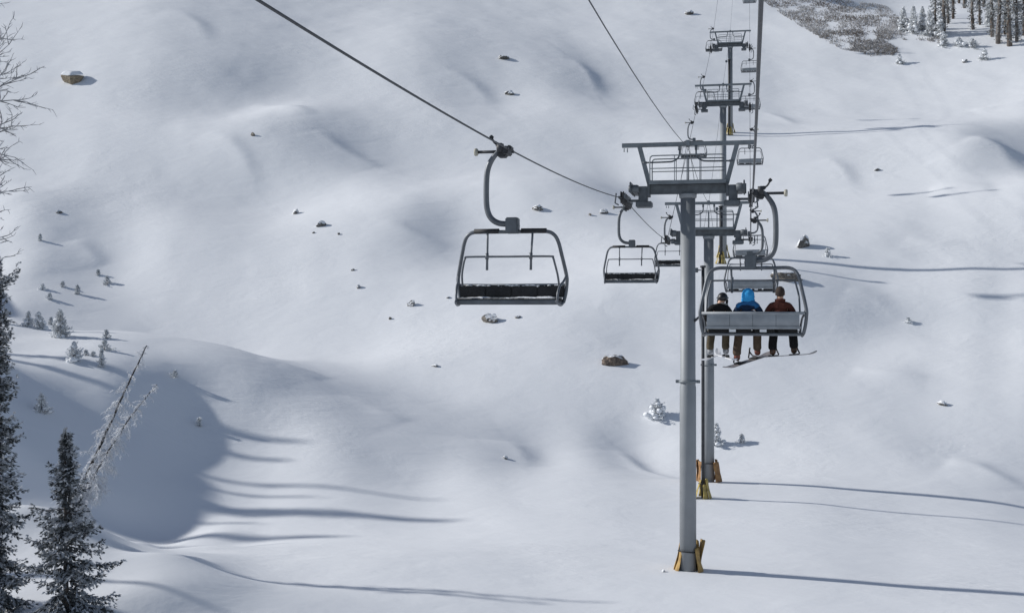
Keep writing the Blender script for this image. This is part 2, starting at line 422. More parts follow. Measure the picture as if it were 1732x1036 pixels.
# snow swells and hollows, heights fitted to give the wanted light and shade: x, y, half length, half breadth, height
SH = np.array([[float(v) for v in t.split(",")] for t in """
-108.0,235.6,6.3,10.8,-1.04 -103.4,238.9,6.4,11.1,-0.29 -98.5,242.0,6.5,11.8,0.09 -93.2,244.6,6.5,12.0,-0.32 -87.6,246.6,6.6,12.0,-0.08 -81.7,247.9,6.6,12.0,0.41 -75.6,248.6,6.6,12.0,0.33 -69.2,248.8,6.7,12.0,0.47
-62.8,248.6,6.6,12.0,0.43 -56.3,248.2,6.6,12.0,0.53 -49.8,247.7,6.6,12.0,0.58 -43.3,247.4,6.6,12.0,0.24 -36.9,247.1,6.6,12.0,-0.06 -30.6,246.9,6.6,12.0,-0.07 -17.8,246.8,6.6,12.0,-0.03 -11.5,246.7,6.6,12.0,-0.10
-5.1,246.5,6.6,12.0,-0.26 1.2,246.2,6.6,12.0,-0.61 7.5,245.6,6.6,12.0,-0.26 13.8,244.7,6.5,12.0,-0.06 26.2,242.7,6.5,12.0,-0.44 32.3,241.8,6.5,12.0,-0.47 38.4,240.9,6.4,12.0,-0.63 44.5,240.2,6.4,12.0,-0.27
50.6,239.8,6.4,12.0,-0.35 56.8,239.9,6.4,12.0,-0.69 63.2,240.9,6.4,12.0,-1.09 70.1,243.2,6.5,12.0,-2.83 77.6,247.3,6.6,12.0,-3.86 85.8,252.7,6.8,12.0,-2.20 94.6,258.9,6.9,12.0,-0.51 104.1,266.2,7.1,12.0,-1.99
124.8,281.9,7.5,12.0,0.07 -103.0,224.7,6.0,10.0,-0.36 -98.6,227.9,6.1,10.4,0.80 -93.6,230.0,6.1,11.1,0.26 -88.1,231.1,6.2,11.8,-0.04 -82.4,231.7,6.2,12.0,0.86 -76.4,231.8,6.2,12.0,0.32 -70.4,231.5,6.2,12.0,0.82
-64.2,230.9,6.2,12.0,0.73 -58.1,230.2,6.2,12.0,0.46 -52.1,229.6,6.1,12.0,0.20 -46.1,229.2,6.1,12.0,-0.06 -40.1,229.0,6.1,12.0,-0.21 -34.2,229.0,6.1,12.0,-0.27 -28.4,229.1,6.1,12.0,-0.35 -22.5,229.3,6.1,12.0,-0.08
-16.6,229.5,6.1,12.0,-0.16 -10.7,229.8,6.1,12.0,-0.32 -4.8,229.9,6.1,12.0,-0.31 1.1,229.6,6.1,12.0,-0.68 7.0,228.7,6.1,12.0,-0.27 12.8,227.6,6.1,12.0,-0.87 18.6,226.4,6.1,12.0,-0.54 24.3,225.1,6.0,12.0,-0.95
29.9,223.7,6.0,12.0,-0.75 35.4,222.4,5.9,12.0,-0.66 40.9,221.0,5.9,12.0,-1.23 46.3,219.7,5.9,12.0,-0.35 51.7,218.4,5.8,12.0,-1.58 57.0,217.2,5.8,12.0,-0.47 62.3,216.1,5.8,12.0,-0.50 67.6,215.4,5.8,12.0,-0.36
73.5,216.4,5.8,12.0,-0.71 82.2,224.9,6.0,12.0,-0.83 91.9,234.9,6.3,12.0,-1.26 100.9,242.0,6.5,12.0,-1.38 109.8,248.0,6.6,12.0,1.20 -96.6,210.6,5.6,11.3,-0.23 -92.1,212.8,5.7,12.0,0.52 -87.2,214.3,5.7,12.0,0.26
-82.0,215.2,5.8,12.0,0.28 -76.6,215.4,5.8,12.0,0.44 -70.9,215.2,5.8,12.0,0.68 -65.3,214.7,5.7,12.0,0.42 -59.6,214.1,5.7,12.0,0.66 -53.9,213.5,5.7,12.0,0.58 -48.3,213.0,5.7,12.0,0.44 -42.7,212.6,5.7,12.0,0.28
-37.2,212.4,5.7,12.0,-0.02 -31.7,212.3,5.7,12.0,-0.19 -26.3,212.4,5.7,12.0,0.08 -20.8,212.6,5.7,12.0,0.17 -15.4,212.7,5.7,12.0,0.15 -9.9,212.9,5.7,12.0,0.10 -4.4,212.8,5.7,12.0,-0.09 1.1,212.5,5.7,12.0,-0.17
6.5,212.0,5.7,12.0,-0.28 11.9,211.3,5.6,12.0,-0.79 17.3,210.5,5.6,11.8,-0.49 22.6,209.5,5.6,11.5,-0.19 27.9,208.4,5.6,11.2,-0.58 33.0,207.2,5.5,11.0,-0.27 38.1,206.0,5.5,10.8,-0.59 43.2,204.7,5.5,10.7,-0.31
48.1,203.4,5.4,10.6,-0.48 53.0,201.9,5.4,10.6,0.27 57.7,200.3,5.4,10.7,-0.42 62.3,198.5,5.3,10.9,-0.69 66.7,196.5,5.3,11.9,-0.72 71.1,194.6,5.2,12.0,-1.01 75.6,193.2,5.2,12.0,-0.71 80.4,192.9,5.2,12.0,-1.80
99.8,225.4,6.0,12.0,0.49 -90.1,196.5,5.3,10.4,-0.35 -85.7,198.0,5.3,10.8,0.68 -81.0,199.1,5.3,11.0,0.51 -76.1,199.7,5.3,11.1,0.31 -71.1,200.0,5.3,11.0,0.81 -65.9,200.0,5.3,10.9,0.84 -60.7,199.7,5.3,10.9,1.13
-55.4,199.2,5.3,10.8,0.59 -50.2,198.7,5.3,10.8,0.47 -44.9,198.2,5.3,10.8,0.26 -39.8,197.8,5.3,10.7,0.44 -34.6,197.7,5.3,10.6,-0.05 -29.6,197.7,5.3,10.6,-0.02 -19.4,197.9,5.3,10.6,0.09 -14.3,198.1,5.3,10.7,0.26
-9.2,198.1,5.3,10.7,0.06 -4.1,198.1,5.3,10.7,-0.05 1.0,198.0,5.3,10.6,-0.15 6.1,197.8,5.3,10.4,-0.24 11.1,197.4,5.3,10.2,-0.34 16.2,196.9,5.3,9.9,-0.30 21.2,196.3,5.2,9.7,-0.09 26.1,195.6,5.2,9.4,-1.00
31.1,194.8,5.2,9.2,-0.35 35.9,193.9,5.2,8.9,-0.98 40.7,193.0,5.2,8.7,-0.69 45.4,191.9,5.1,8.4,-0.62 50.0,190.8,5.1,8.2,-0.50 54.6,189.5,5.1,7.9,-0.70 59.1,188.1,5.0,7.5,-1.11 63.4,186.8,5.0,7.2,-0.36
67.8,185.6,5.0,7.0,-0.86 72.2,184.7,4.9,6.8,0.11 76.7,184.1,4.9,6.9,-0.23 81.8,184.9,4.9,12.0,0.74 -84.7,184.7,4.9,8.4,-1.28 -80.4,185.9,5.0,8.6,0.56 -76.0,186.9,5.0,8.7,-0.28 -71.5,187.5,5.0,8.7,-0.03
-66.8,187.8,5.0,8.7,0.24 -61.9,187.8,5.0,8.7,0.08 -57.0,187.6,5.0,8.7,0.55 -52.0,187.1,5.0,8.6,0.14 -47.1,186.5,5.0,8.6,0.49 -42.2,186.0,5.0,8.5,0.02 -37.4,185.8,5.0,8.5,0.02 -27.8,185.9,5.0,8.5,0.02
-23.0,186.0,5.0,8.6,-0.13 -18.2,186.0,5.0,8.7,0.27 -13.4,186.1,5.0,8.7,0.40 -8.7,186.1,5.0,8.8,0.09 -3.9,186.1,5.0,8.8,0.11 0.9,186.1,5.0,8.7,0.03 5.7,186.0,5.0,8.7,0.02 10.5,185.9,5.0,8.5,-0.19
15.3,185.6,5.0,8.4,-1.20 20.0,185.2,5.0,8.2,-0.38 24.7,184.8,4.9,8.1,-0.69 29.4,184.3,4.9,7.9,-0.79 34.0,183.7,4.9,7.7,-0.70 38.6,183.0,4.9,7.5,-0.70 43.1,182.3,4.9,7.3,-0.70 47.6,181.5,4.9,7.0,-0.86
52.0,180.6,4.8,6.8,-0.43 56.4,179.6,4.8,6.6,-0.52 60.6,178.4,4.8,6.4,-0.33 64.7,177.2,4.7,6.3,-0.53 68.9,176.2,4.7,6.2,0.41 73.2,175.5,4.7,6.1,-0.82 77.9,176.0,4.7,6.4,0.14 -80.4,175.4,4.7,6.8,-1.83
-76.4,176.5,4.7,6.9,0.60 -72.2,177.4,4.7,6.9,-0.67 -67.9,178.0,4.8,6.9,-0.02 -63.4,178.3,4.8,7.0,0.07 -58.8,178.3,4.8,7.0,0.58 -54.1,178.0,4.8,7.0,0.50 -49.4,177.6,4.7,6.9,0.52 -44.7,177.2,4.7,6.9,0.12
-35.5,176.6,4.7,6.9,-0.48 -30.9,176.4,4.7,7.0,-0.70 -26.4,176.3,4.7,7.1,-0.18 -21.8,176.3,4.7,7.2,-0.07 -17.3,176.3,4.7,7.3,-0.04 -12.7,176.2,4.7,7.3,0.28 -8.2,176.2,4.7,7.4,-0.41 -3.7,176.2,4.7,7.4,-0.60
0.9,176.2,4.7,7.4,-0.44 5.4,176.1,4.7,7.4,-0.34 9.9,176.1,4.7,7.3,-0.30 14.5,175.9,4.7,7.3,-0.89 19.0,175.7,4.7,7.2,-0.88 23.4,175.4,4.7,7.1,-0.67 27.9,175.1,4.7,7.0,-0.74 32.3,174.7,4.7,6.8,-0.77
36.8,174.3,4.7,6.7,-0.88 41.1,173.8,4.6,6.5,-0.97 45.4,173.2,4.6,6.4,-0.47 49.7,172.5,4.6,6.2,-0.42 53.9,171.7,4.6,6.0,-0.97 58.0,170.9,4.6,5.7,-0.27 62.1,170.0,4.5,5.5,-0.70 66.2,169.3,4.5,5.2,-0.08
70.4,168.8,4.5,5.1,-0.61 74.8,168.9,4.5,5.2,0.43 -76.8,167.6,4.5,5.9,-1.48 -73.0,168.7,4.5,5.8,0.10 -69.0,169.6,4.5,5.9,-0.62 -64.9,170.2,4.5,5.9,-0.24 -60.6,170.4,4.6,5.9,-0.06 -56.2,170.4,4.6,6.0,0.11
-51.7,170.1,4.5,6.0,0.07 -47.2,169.7,4.5,6.0,0.08 -42.7,169.3,4.5,6.0,0.06 -38.3,168.9,4.5,6.0,-0.17 -33.9,168.6,4.5,6.1,-0.47 -29.5,168.3,4.5,6.2,-0.35 -25.1,168.1,4.5,6.3,-0.65 -20.8,167.9,4.5,6.4,-0.26
-16.4,167.8,4.5,6.4,-0.33 -12.1,167.7,4.5,6.5,-0.18 -7.8,167.7,4.5,6.5,-0.46 -3.5,167.6,4.5,6.5,-0.63 0.8,167.6,4.5,6.5,-0.61 5.1,167.6,4.5,6.5,-0.39 9.5,167.5,4.5,6.5,-0.34 13.8,167.4,4.5,6.5,-0.41
18.1,167.3,4.5,6.4,-0.50 22.3,167.1,4.5,6.4,-0.52 26.6,166.9,4.5,6.3,-0.49 30.9,166.6,4.5,6.2,-0.50 35.1,166.3,4.4,6.1,-0.57 39.3,166.0,4.4,5.9,-0.87 43.4,165.6,4.4,5.8,-0.37 47.6,165.1,4.4,5.6,-0.60
51.7,164.6,4.4,5.5,-0.68 55.7,164.1,4.4,5.2,-0.14 59.8,163.5,4.4,5.0,-0.66 63.8,163.1,4.4,4.8,0.23 67.9,162.9,4.4,4.7,-0.63 72.1,163.0,4.4,4.7,0.58 -73.7,160.7,4.3,5.3,-1.08 -70.1,161.9,4.3,5.2,0.38
-66.2,162.8,4.4,5.3,-0.35 -62.2,163.3,4.4,5.3,-0.15 -58.1,163.4,4.4,5.4,-0.06 -53.9,163.3,4.4,5.4,0.02 -49.6,163.0,4.4,5.5,-0.11 -45.2,162.6,4.3,5.5,-0.31 -40.9,162.1,4.3,5.5,-0.37 -36.7,161.7,4.3,5.6,-0.67
-28.2,161.0,4.3,5.7,0.64 -24.0,160.7,4.3,5.7,0.23 -19.9,160.4,4.3,5.8,0.15 -15.7,160.2,4.3,5.8,-0.19 -11.6,160.1,4.3,5.9,0.15 -3.3,159.9,4.3,5.9,-0.17 0.8,159.9,4.3,5.9,-0.08 4.9,159.9,4.3,5.9,-0.07
13.1,159.7,4.3,5.9,-0.27 17.2,159.6,4.3,5.8,-0.23 21.3,159.5,4.3,5.8,-0.21 25.4,159.4,4.3,5.8,-0.21 29.5,159.2,4.3,5.7,-0.58 33.5,159.1,4.3,5.6,-0.24 37.6,158.9,4.2,5.5,-0.45 41.6,158.7,4.2,5.4,-0.43
45.6,158.4,4.2,5.2,-0.29 49.6,158.1,4.2,5.1,-0.46 53.6,157.8,4.2,4.9,-0.06 57.5,157.5,4.2,4.8,-0.68 61.5,157.2,4.2,4.6,0.40 65.5,157.2,4.2,4.6,-1.04 69.6,157.3,4.2,4.5,0.91 -70.8,154.4,4.1,4.9,-1.19
-67.3,155.7,4.2,4.9,0.78 -63.7,156.5,4.2,4.9,-0.32 -59.8,156.9,4.2,5.0,-0.10 -55.8,157.0,4.2,5.0,0.17 -51.7,156.8,4.2,5.1,0.11 -47.5,156.4,4.2,5.1,0.22 -43.4,155.9,4.2,5.2,0.15 -39.2,155.4,4.2,5.2,0.45
-35.1,155.0,4.1,5.2,0.09 -31.1,154.5,4.1,5.3,0.14 -27.0,154.1,4.1,5.3,0.08 -23.0,153.8,4.1,5.4,0.03 -19.0,153.4,4.1,5.4,-0.23 -15.0,153.2,4.1,5.4,-0.18 -11.1,153.1,4.1,5.4,-0.12 -7.1,153.0,4.1,5.4,-0.10
-3.2,152.9,4.1,5.4,-0.14 0.8,152.9,4.1,5.4,0.05 4.7,152.9,4.1,5.4,-0.22 8.6,152.8,4.1,5.4,0.04 12.6,152.7,4.1,5.4,-0.10 16.5,152.6,4.1,5.4,0.30 20.4,152.5,4.1,5.4,0.06 24.3,152.5,4.1,5.4,-0.17
28.2,152.4,4.1,5.3,0.25 32.1,152.3,4.1,5.2,-0.09 36.0,152.3,4.1,5.1,-0.14 39.9,152.2,4.1,5.0,0.04 43.8,152.1,4.1,4.9,-0.03 47.7,151.9,4.1,4.8,0.10 51.5,151.8,4.1,4.7,0.29 55.4,151.6,4.1,4.6,-0.19
59.3,151.5,4.1,4.6,0.63 63.1,151.5,4.0,4.5,-0.62 67.1,151.6,4.1,4.5,1.37 -68.0,148.3,4.0,4.8,-1.53 -64.7,149.6,4.0,4.8,0.38 -61.2,150.4,4.0,4.8,-0.45 -57.5,150.8,4.0,4.8,0.18 -49.7,150.7,4.0,4.8,0.07
-45.7,150.2,4.0,4.8,0.32 -41.7,149.7,4.0,4.8,-0.02 -37.7,149.2,4.0,4.9,0.31 -33.7,148.7,4.0,5.0,0.50 -29.8,148.1,4.0,5.1,0.30 -25.9,147.6,3.9,5.1,0.13 -22.0,147.2,3.9,5.1,-0.09 -18.2,146.9,3.9,5.1,-0.51
-14.4,146.7,3.9,5.1,-0.63 -10.6,146.6,3.9,5.0,-0.78 -6.8,146.5,3.9,5.0,-0.51 -3.0,146.5,3.9,5.0,-0.71 0.7,146.4,3.9,5.0,-0.37 4.5,146.4,3.9,5.0,-0.61 8.3,146.3,3.9,5.1,-0.31 12.0,146.2,3.9,5.1,-0.63
15.8,146.1,3.9,5.1,-0.26 19.5,146.0,3.9,5.1,0.18 23.3,146.0,3.9,5.1,-0.10 27.0,146.0,3.9,5.0,0.18 30.8,146.0,3.9,5.0,0.15 34.6,146.1,3.9,4.9,0.11 38.3,146.1,3.9,4.8,0.38 42.1,146.1,3.9,4.7,0.31
45.8,146.0,3.9,4.6,0.37 49.6,146.0,3.9,4.6,0.64 53.3,145.9,3.9,4.5,0.21 57.0,145.9,3.9,4.5,1.12 60.8,145.9,3.9,4.5,-0.28 64.6,146.0,3.9,4.5,1.51 -65.3,142.4,3.8,4.7,-1.53 -62.2,143.7,3.8,4.7,0.33
-58.8,144.5,3.9,4.6,-1.00 -55.3,145.0,3.9,4.6,-0.24 -51.6,145.0,3.9,4.6,0.09 -47.7,144.8,3.9,4.7,-0.42 -43.9,144.4,3.9,4.7,-0.05 -40.0,143.8,3.8,4.8,-0.14 -36.1,143.2,3.8,4.8,-0.37 -32.3,142.5,3.8,4.9,0.05
-28.5,141.9,3.8,5.0,-0.08 -24.8,141.3,3.8,5.0,-0.15 -21.1,140.9,3.8,5.0,-0.05 -17.4,140.7,3.8,4.9,-0.15 -13.8,140.5,3.8,4.8,-0.30 -10.2,140.5,3.8,4.8,-0.50 -6.5,140.4,3.8,4.7,-0.20 -2.9,140.4,3.8,4.7,-0.42
0.7,140.4,3.8,4.7,-0.17 4.3,140.3,3.8,4.8,-0.45 7.9,140.2,3.7,4.8,-0.36 11.5,140.0,3.7,4.9,-0.73 15.1,139.9,3.7,4.9,-0.85 18.7,139.8,3.7,4.9,-0.04 22.3,139.8,3.7,4.9,-0.20 25.9,139.8,3.7,4.9,0.12
29.5,139.9,3.7,4.8,0.09 33.1,140.1,3.7,4.8,0.31 36.8,140.2,3.7,4.7,0.46 40.4,140.3,3.7,4.6,0.43 44.0,140.3,3.8,4.5,0.59 47.7,140.3,3.8,4.5,0.79 51.3,140.3,3.8,4.4,0.39 54.9,140.3,3.8,4.4,1.48
58.5,140.3,3.8,4.4,0.23 62.1,140.4,3.8,4.5,0.92 -62.6,136.5,3.6,4.7,-1.21 -59.7,137.9,3.7,4.6,0.90 -56.5,138.8,3.7,4.6,-0.93 -53.1,139.3,3.7,4.6,-0.29 -49.5,139.3,3.7,4.7,0.16 -45.8,139.0,3.7,4.8,-0.39
-42.1,138.5,3.7,4.8,-0.23 -38.3,137.8,3.7,4.9,-0.37 -34.6,137.1,3.7,4.9,-0.56 -30.9,136.4,3.6,4.9,-0.81 -27.3,135.7,3.6,4.9,-0.82 -23.7,135.1,3.6,4.9,-0.80 -20.2,134.8,3.6,4.8,-0.46 -16.7,134.6,3.6,4.7,-0.25
-13.2,134.6,3.6,4.6,0.11 -9.7,134.6,3.6,4.6,-0.27 -6.3,134.7,3.6,4.5,0.09 -2.8,134.7,3.6,4.5,0.09 0.7,134.6,3.6,4.5,0.11 4.1,134.5,3.6,4.6,0.15 7.6,134.3,3.6,4.7,0.10 14.4,133.8,3.6,4.8,-0.81
17.9,133.7,3.6,4.8,-0.66 21.3,133.7,3.6,4.9,-0.73 24.8,133.8,3.6,4.8,-0.44 28.2,133.9,3.6,4.8,-0.34 31.7,134.1,3.6,4.7,-0.06 35.3,134.4,3.6,4.7,0.12 42.3,134.7,3.6,4.5,0.32 45.8,134.8,3.6,4.4,0.69
49.2,134.8,3.6,4.4,0.47 52.7,134.8,3.6,4.4,1.71 56.2,134.8,3.6,4.4,-0.29 59.7,134.8,3.6,4.4,0.85 -59.8,130.5,3.5,5.4,-2.03 -57.2,132.1,3.5,5.1,1.82 -54.2,133.1,3.6,5.1,0.28 -50.9,133.4,3.6,5.1,-0.36
-47.4,133.3,3.6,5.1,0.05 -43.8,132.9,3.6,5.1,-0.41 -40.2,132.3,3.5,5.1,-0.08 -36.6,131.6,3.5,5.0,-0.14 -33.0,130.9,3.5,4.9,-0.43 -29.5,130.2,3.5,4.8,-0.46 -26.0,129.5,3.5,4.7,-0.66 -22.6,129.1,3.5,4.6,-0.44
-19.3,128.9,3.4,4.5,-0.27 -16.0,128.9,3.4,4.5,-0.31 -12.6,128.9,3.4,4.4,-0.04 -9.3,129.0,3.4,4.4,0.13 -6.0,129.1,3.5,4.4,-0.05 -2.7,129.2,3.5,4.5,0.39 0.6,129.1,3.5,4.5,0.29 4.0,128.8,3.4,4.6,0.34
7.3,128.5,3.4,4.6,0.20 10.5,128.1,3.4,4.7,-0.09 13.8,127.9,3.4,4.7,-0.03 17.1,127.7,3.4,4.8,-0.16 20.3,127.6,3.4,4.8,-0.19 23.6,127.7,3.4,4.8,-0.15 27.0,127.9,3.4,4.8,-0.13 30.3,128.2,3.4,4.8,-0.13
33.7,128.5,3.4,4.7,-0.04 43.9,129.2,3.5,4.5,0.53 47.2,129.3,3.5,4.5,-0.03 50.6,129.3,3.5,4.5,1.53 53.9,129.3,3.5,4.4,-1.07 57.2,129.2,3.5,4.5,1.66 -56.4,123.0,3.3,6.8,-3.25 -54.1,125.0,3.3,6.5,0.75
-51.3,126.2,3.4,6.2,0.41 -48.2,126.6,3.4,5.9,-0.19 -45.0,126.5,3.4,5.7,0.02 -41.6,126.3,3.4,5.4,-0.65 -38.2,125.8,3.4,5.2,0.08 -34.9,125.3,3.3,5.0,-0.23 -31.5,124.7,3.3,4.8,-0.16 -28.2,124.2,3.3,4.6,-0.24
-24.9,123.8,3.3,4.4,-0.39 -21.7,123.6,3.3,4.3,-0.17 -18.5,123.5,3.3,4.2,-0.06 -15.3,123.5,3.3,4.2,-0.04 -12.1,123.5,3.3,4.2,0.11 -8.9,123.5,3.3,4.3,0.11 -5.8,123.6,3.3,4.3,-0.77 -2.6,123.5,3.3,4.4,-0.11
0.6,123.4,3.3,4.5,-0.09 3.8,123.1,3.3,4.5,-0.14 6.9,122.7,3.3,4.5,0.09 10.1,122.4,3.3,4.5,-0.17 13.2,122.0,3.3,4.5,-0.19 16.3,121.8,3.3,4.6,-0.17 19.4,121.7,3.3,4.6,-0.27 22.5,121.8,3.3,4.6,-0.16
25.7,122.0,3.3,4.6,-0.04 28.9,122.3,3.3,4.6,0.16 32.2,122.6,3.3,4.6,0.13 35.4,123.0,3.3,4.6,0.22 38.7,123.3,3.3,4.6,0.28 41.9,123.5,3.3,4.6,0.48 45.2,123.6,3.3,4.5,0.03 48.4,123.7,3.3,4.5,1.49
51.5,123.7,3.3,4.4,-0.78 54.7,123.7,3.3,4.4,2.64 -52.0,113.5,3.0,7.0,-4.08 -50.2,115.9,3.1,6.8,0.54 -47.9,117.6,3.1,6.5,-0.53 -45.2,118.7,3.2,6.1,-0.86 -42.4,119.2,3.2,5.7,-0.39 -39.3,119.3,3.2,5.3,-1.23
-36.3,119.3,3.2,5.0,-0.20 -33.1,119.1,3.2,4.8,-0.47 -30.0,118.9,3.2,4.5,-0.36 -26.9,118.7,3.2,4.3,-0.38 -23.8,118.5,3.2,4.2,-0.33 -20.8,118.4,3.2,4.1,-0.25 -17.7,118.4,3.2,4.0,-0.24 -14.6,118.3,3.2,4.0,-0.04
-11.6,118.3,3.2,4.0,-0.09 -8.6,118.3,3.2,4.0,-0.14 -5.5,118.3,3.2,4.1,-0.30 -2.5,118.1,3.2,4.1,-0.46 0.6,117.9,3.2,4.1,-0.28 3.6,117.6,3.1,4.1,-0.33 6.6,117.3,3.1,4.1,-0.35 9.6,116.9,3.1,4.1,-0.14
12.6,116.6,3.1,4.1,-0.28 15.5,116.3,3.1,4.1,-0.18 18.5,116.2,3.1,4.2,-0.07 21.5,116.2,3.1,4.2,-0.14 24.6,116.4,3.1,4.2,-0.11 27.6,116.7,3.1,4.2,0.11 30.7,117.0,3.1,4.2,0.19 33.8,117.3,3.1,4.3,0.22
36.9,117.6,3.1,4.3,0.35 40.0,117.8,3.1,4.3,0.58 43.1,118.0,3.2,4.3,-0.09 46.2,118.1,3.2,4.3,1.30 49.3,118.2,3.2,4.3,-0.55 52.3,118.2,3.2,4.2,2.33 -48.4,105.5,2.8,5.7,-2.83 -46.8,108.1,2.9,5.6,-0.12
-44.8,110.0,2.9,5.5,-1.05 -42.5,111.4,3.0,5.3,-0.79 -39.9,112.4,3.0,5.1,-0.51 -37.2,112.9,3.0,4.9,-1.08 -34.4,113.2,3.0,4.7,-0.64 -31.5,113.4,3.0,4.5,-0.55 -28.6,113.4,3.0,4.3,-0.59 -25.7,113.4,3.0,4.1,-0.54
-22.8,113.4,3.0,4.0,-0.44 -19.9,113.5,3.0,3.9,-0.28 -17.0,113.5,3.0,3.8,-0.31 -14.0,113.5,3.0,3.7,-0.20 -11.1,113.5,3.0,3.7,-0.19 -8.2,113.5,3.0,3.7,-0.27 -5.3,113.4,3.0,3.7,-0.22 -2.4,113.2,3.0,3.7,-0.33
0.6,113.0,3.0,3.7,-0.22 3.5,112.7,3.0,3.7,-0.26 6.3,112.4,3.0,3.6,-0.25 9.2,112.1,3.0,3.6,-0.13 12.1,111.8,3.0,3.6,-0.18 14.9,111.5,3.0,3.5,-0.11 17.7,111.3,3.0,3.6,-0.14 20.6,111.3,3.0,3.6,-0.03
23.5,111.5,3.0,3.6,0.05 26.5,111.8,3.0,3.6,0.10 29.4,112.1,3.0,3.7,0.25 32.4,112.3,3.0,3.7,0.26 35.3,112.6,3.0,3.8,0.33 38.3,112.7,3.0,3.8,0.37 41.2,112.8,3.0,3.9,-0.14 44.2,112.9,3.0,3.9,0.93
47.1,113.0,3.0,3.9,-0.35 50.0,113.1,3.0,3.9,1.43 -45.5,99.3,2.7,4.7,-1.45 -44.1,101.9,2.7,4.6,0.14 -42.3,103.8,2.8,4.6,-1.33 -40.1,105.3,2.8,4.7,-0.97 -37.8,106.3,2.8,4.7,-0.45 -35.3,107.0,2.9,4.7,-1.07
-32.7,107.5,2.9,4.6,-0.74 -30.0,107.8,2.9,4.4,-0.64 -27.3,108.1,2.9,4.2,-0.65 -24.6,108.4,2.9,4.0,-0.59 -21.8,108.6,2.9,3.8,-0.59 -19.1,108.8,2.9,3.6,-0.36 -16.3,108.9,2.9,3.5,-0.29 -13.5,109.0,2.9,3.4,-0.34
-10.7,109.1,2.9,3.3,-0.16 -7.9,109.1,2.9,3.3,-0.07 -5.1,109.0,2.9,3.3,-0.07 0.5,108.7,2.9,3.3,0.06 3.3,108.4,2.9,3.2,0.02 6.1,108.2,2.9,3.2,0.06 8.9,107.9,2.9,3.1,0.05 11.6,107.7,2.9,3.1,0.02
14.4,107.4,2.9,3.0,0.07 17.1,107.3,2.9,3.0,0.02 19.9,107.3,2.9,3.0,-0.02 22.7,107.4,2.9,3.0,0.12 28.3,107.9,2.9,3.1,0.09 31.1,108.1,2.9,3.2,0.23 34.0,108.2,2.9,3.2,0.12 36.8,108.3,2.9,3.3,0.29
39.6,108.4,2.9,3.3,-0.11 42.4,108.4,2.9,3.4,0.86 45.2,108.4,2.9,3.5,-0.20 48.0,108.4,2.9,3.5,0.94 -43.0,93.8,2.5,5.2,-1.30 -41.8,96.6,2.6,4.9,0.47 -40.0,98.4,2.6,4.7,-0.63 -38.0,99.7,2.7,4.9,-1.17
-35.7,100.5,2.7,5.0,-0.79 -33.3,101.1,2.7,5.1,-1.21 -30.9,101.7,2.7,4.8,-1.33 -28.5,102.3,2.7,4.4,-1.26 -26.0,102.9,2.8,4.0,-1.13 -23.5,103.5,2.8,3.7,-0.89 -20.9,104.1,2.8,3.4,-0.77 -18.3,104.5,2.8,3.2,-0.60
-15.7,104.8,2.8,3.1,-0.46 -13.0,105.0,2.8,3.0,-0.48 -10.3,105.2,2.8,2.9,-0.32 -7.6,105.2,2.8,2.9,-0.19 -4.9,105.2,2.8,2.9,-0.10 -2.2,105.0,2.8,2.9,-0.04 0.5,104.8,2.8,2.9,0.11 3.2,104.6,2.8,2.9,0.11
5.9,104.5,2.8,2.8,0.20 8.6,104.3,2.8,2.8,0.28 11.2,104.1,2.8,2.7,0.32 13.9,103.9,2.8,2.7,0.33 16.6,103.8,2.8,2.6,0.45 19.2,103.8,2.8,2.6,0.42 21.9,103.9,2.8,2.7,0.39 24.6,104.1,2.8,2.7,0.31
27.4,104.2,2.8,2.7,0.27 30.1,104.4,2.8,2.8,0.24 35.5,104.5,2.8,2.8,0.39 38.2,104.5,2.8,2.9,-0.12 40.8,104.5,2.8,2.9,0.84 43.5,104.4,2.8,3.0,-0.52 46.2,104.3,2.8,3.0,0.91 -39.6,86.3,2.3,5.3,-1.26
-38.8,89.6,2.4,5.3,0.21 -37.4,92.0,2.5,5.3,-0.09 -35.5,93.1,2.5,5.3,-0.63 -33.3,93.7,2.5,5.2,-0.33 -31.1,94.4,2.5,4.9,-0.53 -29.0,95.5,2.6,4.6,-0.71 -26.9,96.8,2.6,4.1,-0.86 -24.8,98.0,2.6,3.7,-1.00
-22.5,99.1,2.6,3.4,-0.95 -20.1,100.0,2.7,3.1,-0.89 -17.6,100.7,2.7,2.9,-0.76 -15.1,101.2,2.7,2.7,-0.56 -12.6,101.5,2.7,2.6,-0.54 -10.0,101.8,2.7,2.6,-0.37 -7.4,101.8,2.7,2.6,-0.28 -4.7,101.8,2.7,2.6,-0.17
-2.1,101.6,2.7,2.6,-0.16 5.7,101.1,2.7,2.6,0.08 8.3,101.0,2.7,2.5,0.12 10.9,100.9,2.7,2.5,0.18 13.5,100.8,2.7,2.5,0.20 16.1,100.7,2.7,2.4,0.33 18.6,100.7,2.7,2.4,0.33 21.3,100.8,2.7,2.4,0.41
23.9,100.9,2.7,2.5,0.45 26.5,101.0,2.7,2.5,0.43 29.1,101.1,2.7,2.5,0.39 31.8,101.2,2.7,2.5,0.03 34.4,101.2,2.7,2.5,0.65 37.0,101.2,2.7,2.5,-0.02 39.5,101.1,2.7,2.5,0.98 42.1,101.0,2.7,2.6,-0.39
44.6,100.8,2.7,2.6,1.18 -36.9,80.5,2.2,3.9,-0.70 -36.1,83.4,2.2,4.6,0.11 -34.7,85.2,2.3,5.0,-0.32 -33.0,86.5,2.3,5.0,-0.24 -31.1,87.6,2.3,4.8,-0.02 -29.3,88.8,2.4,4.4,-0.07 -27.4,90.3,2.4,4.0,-0.02
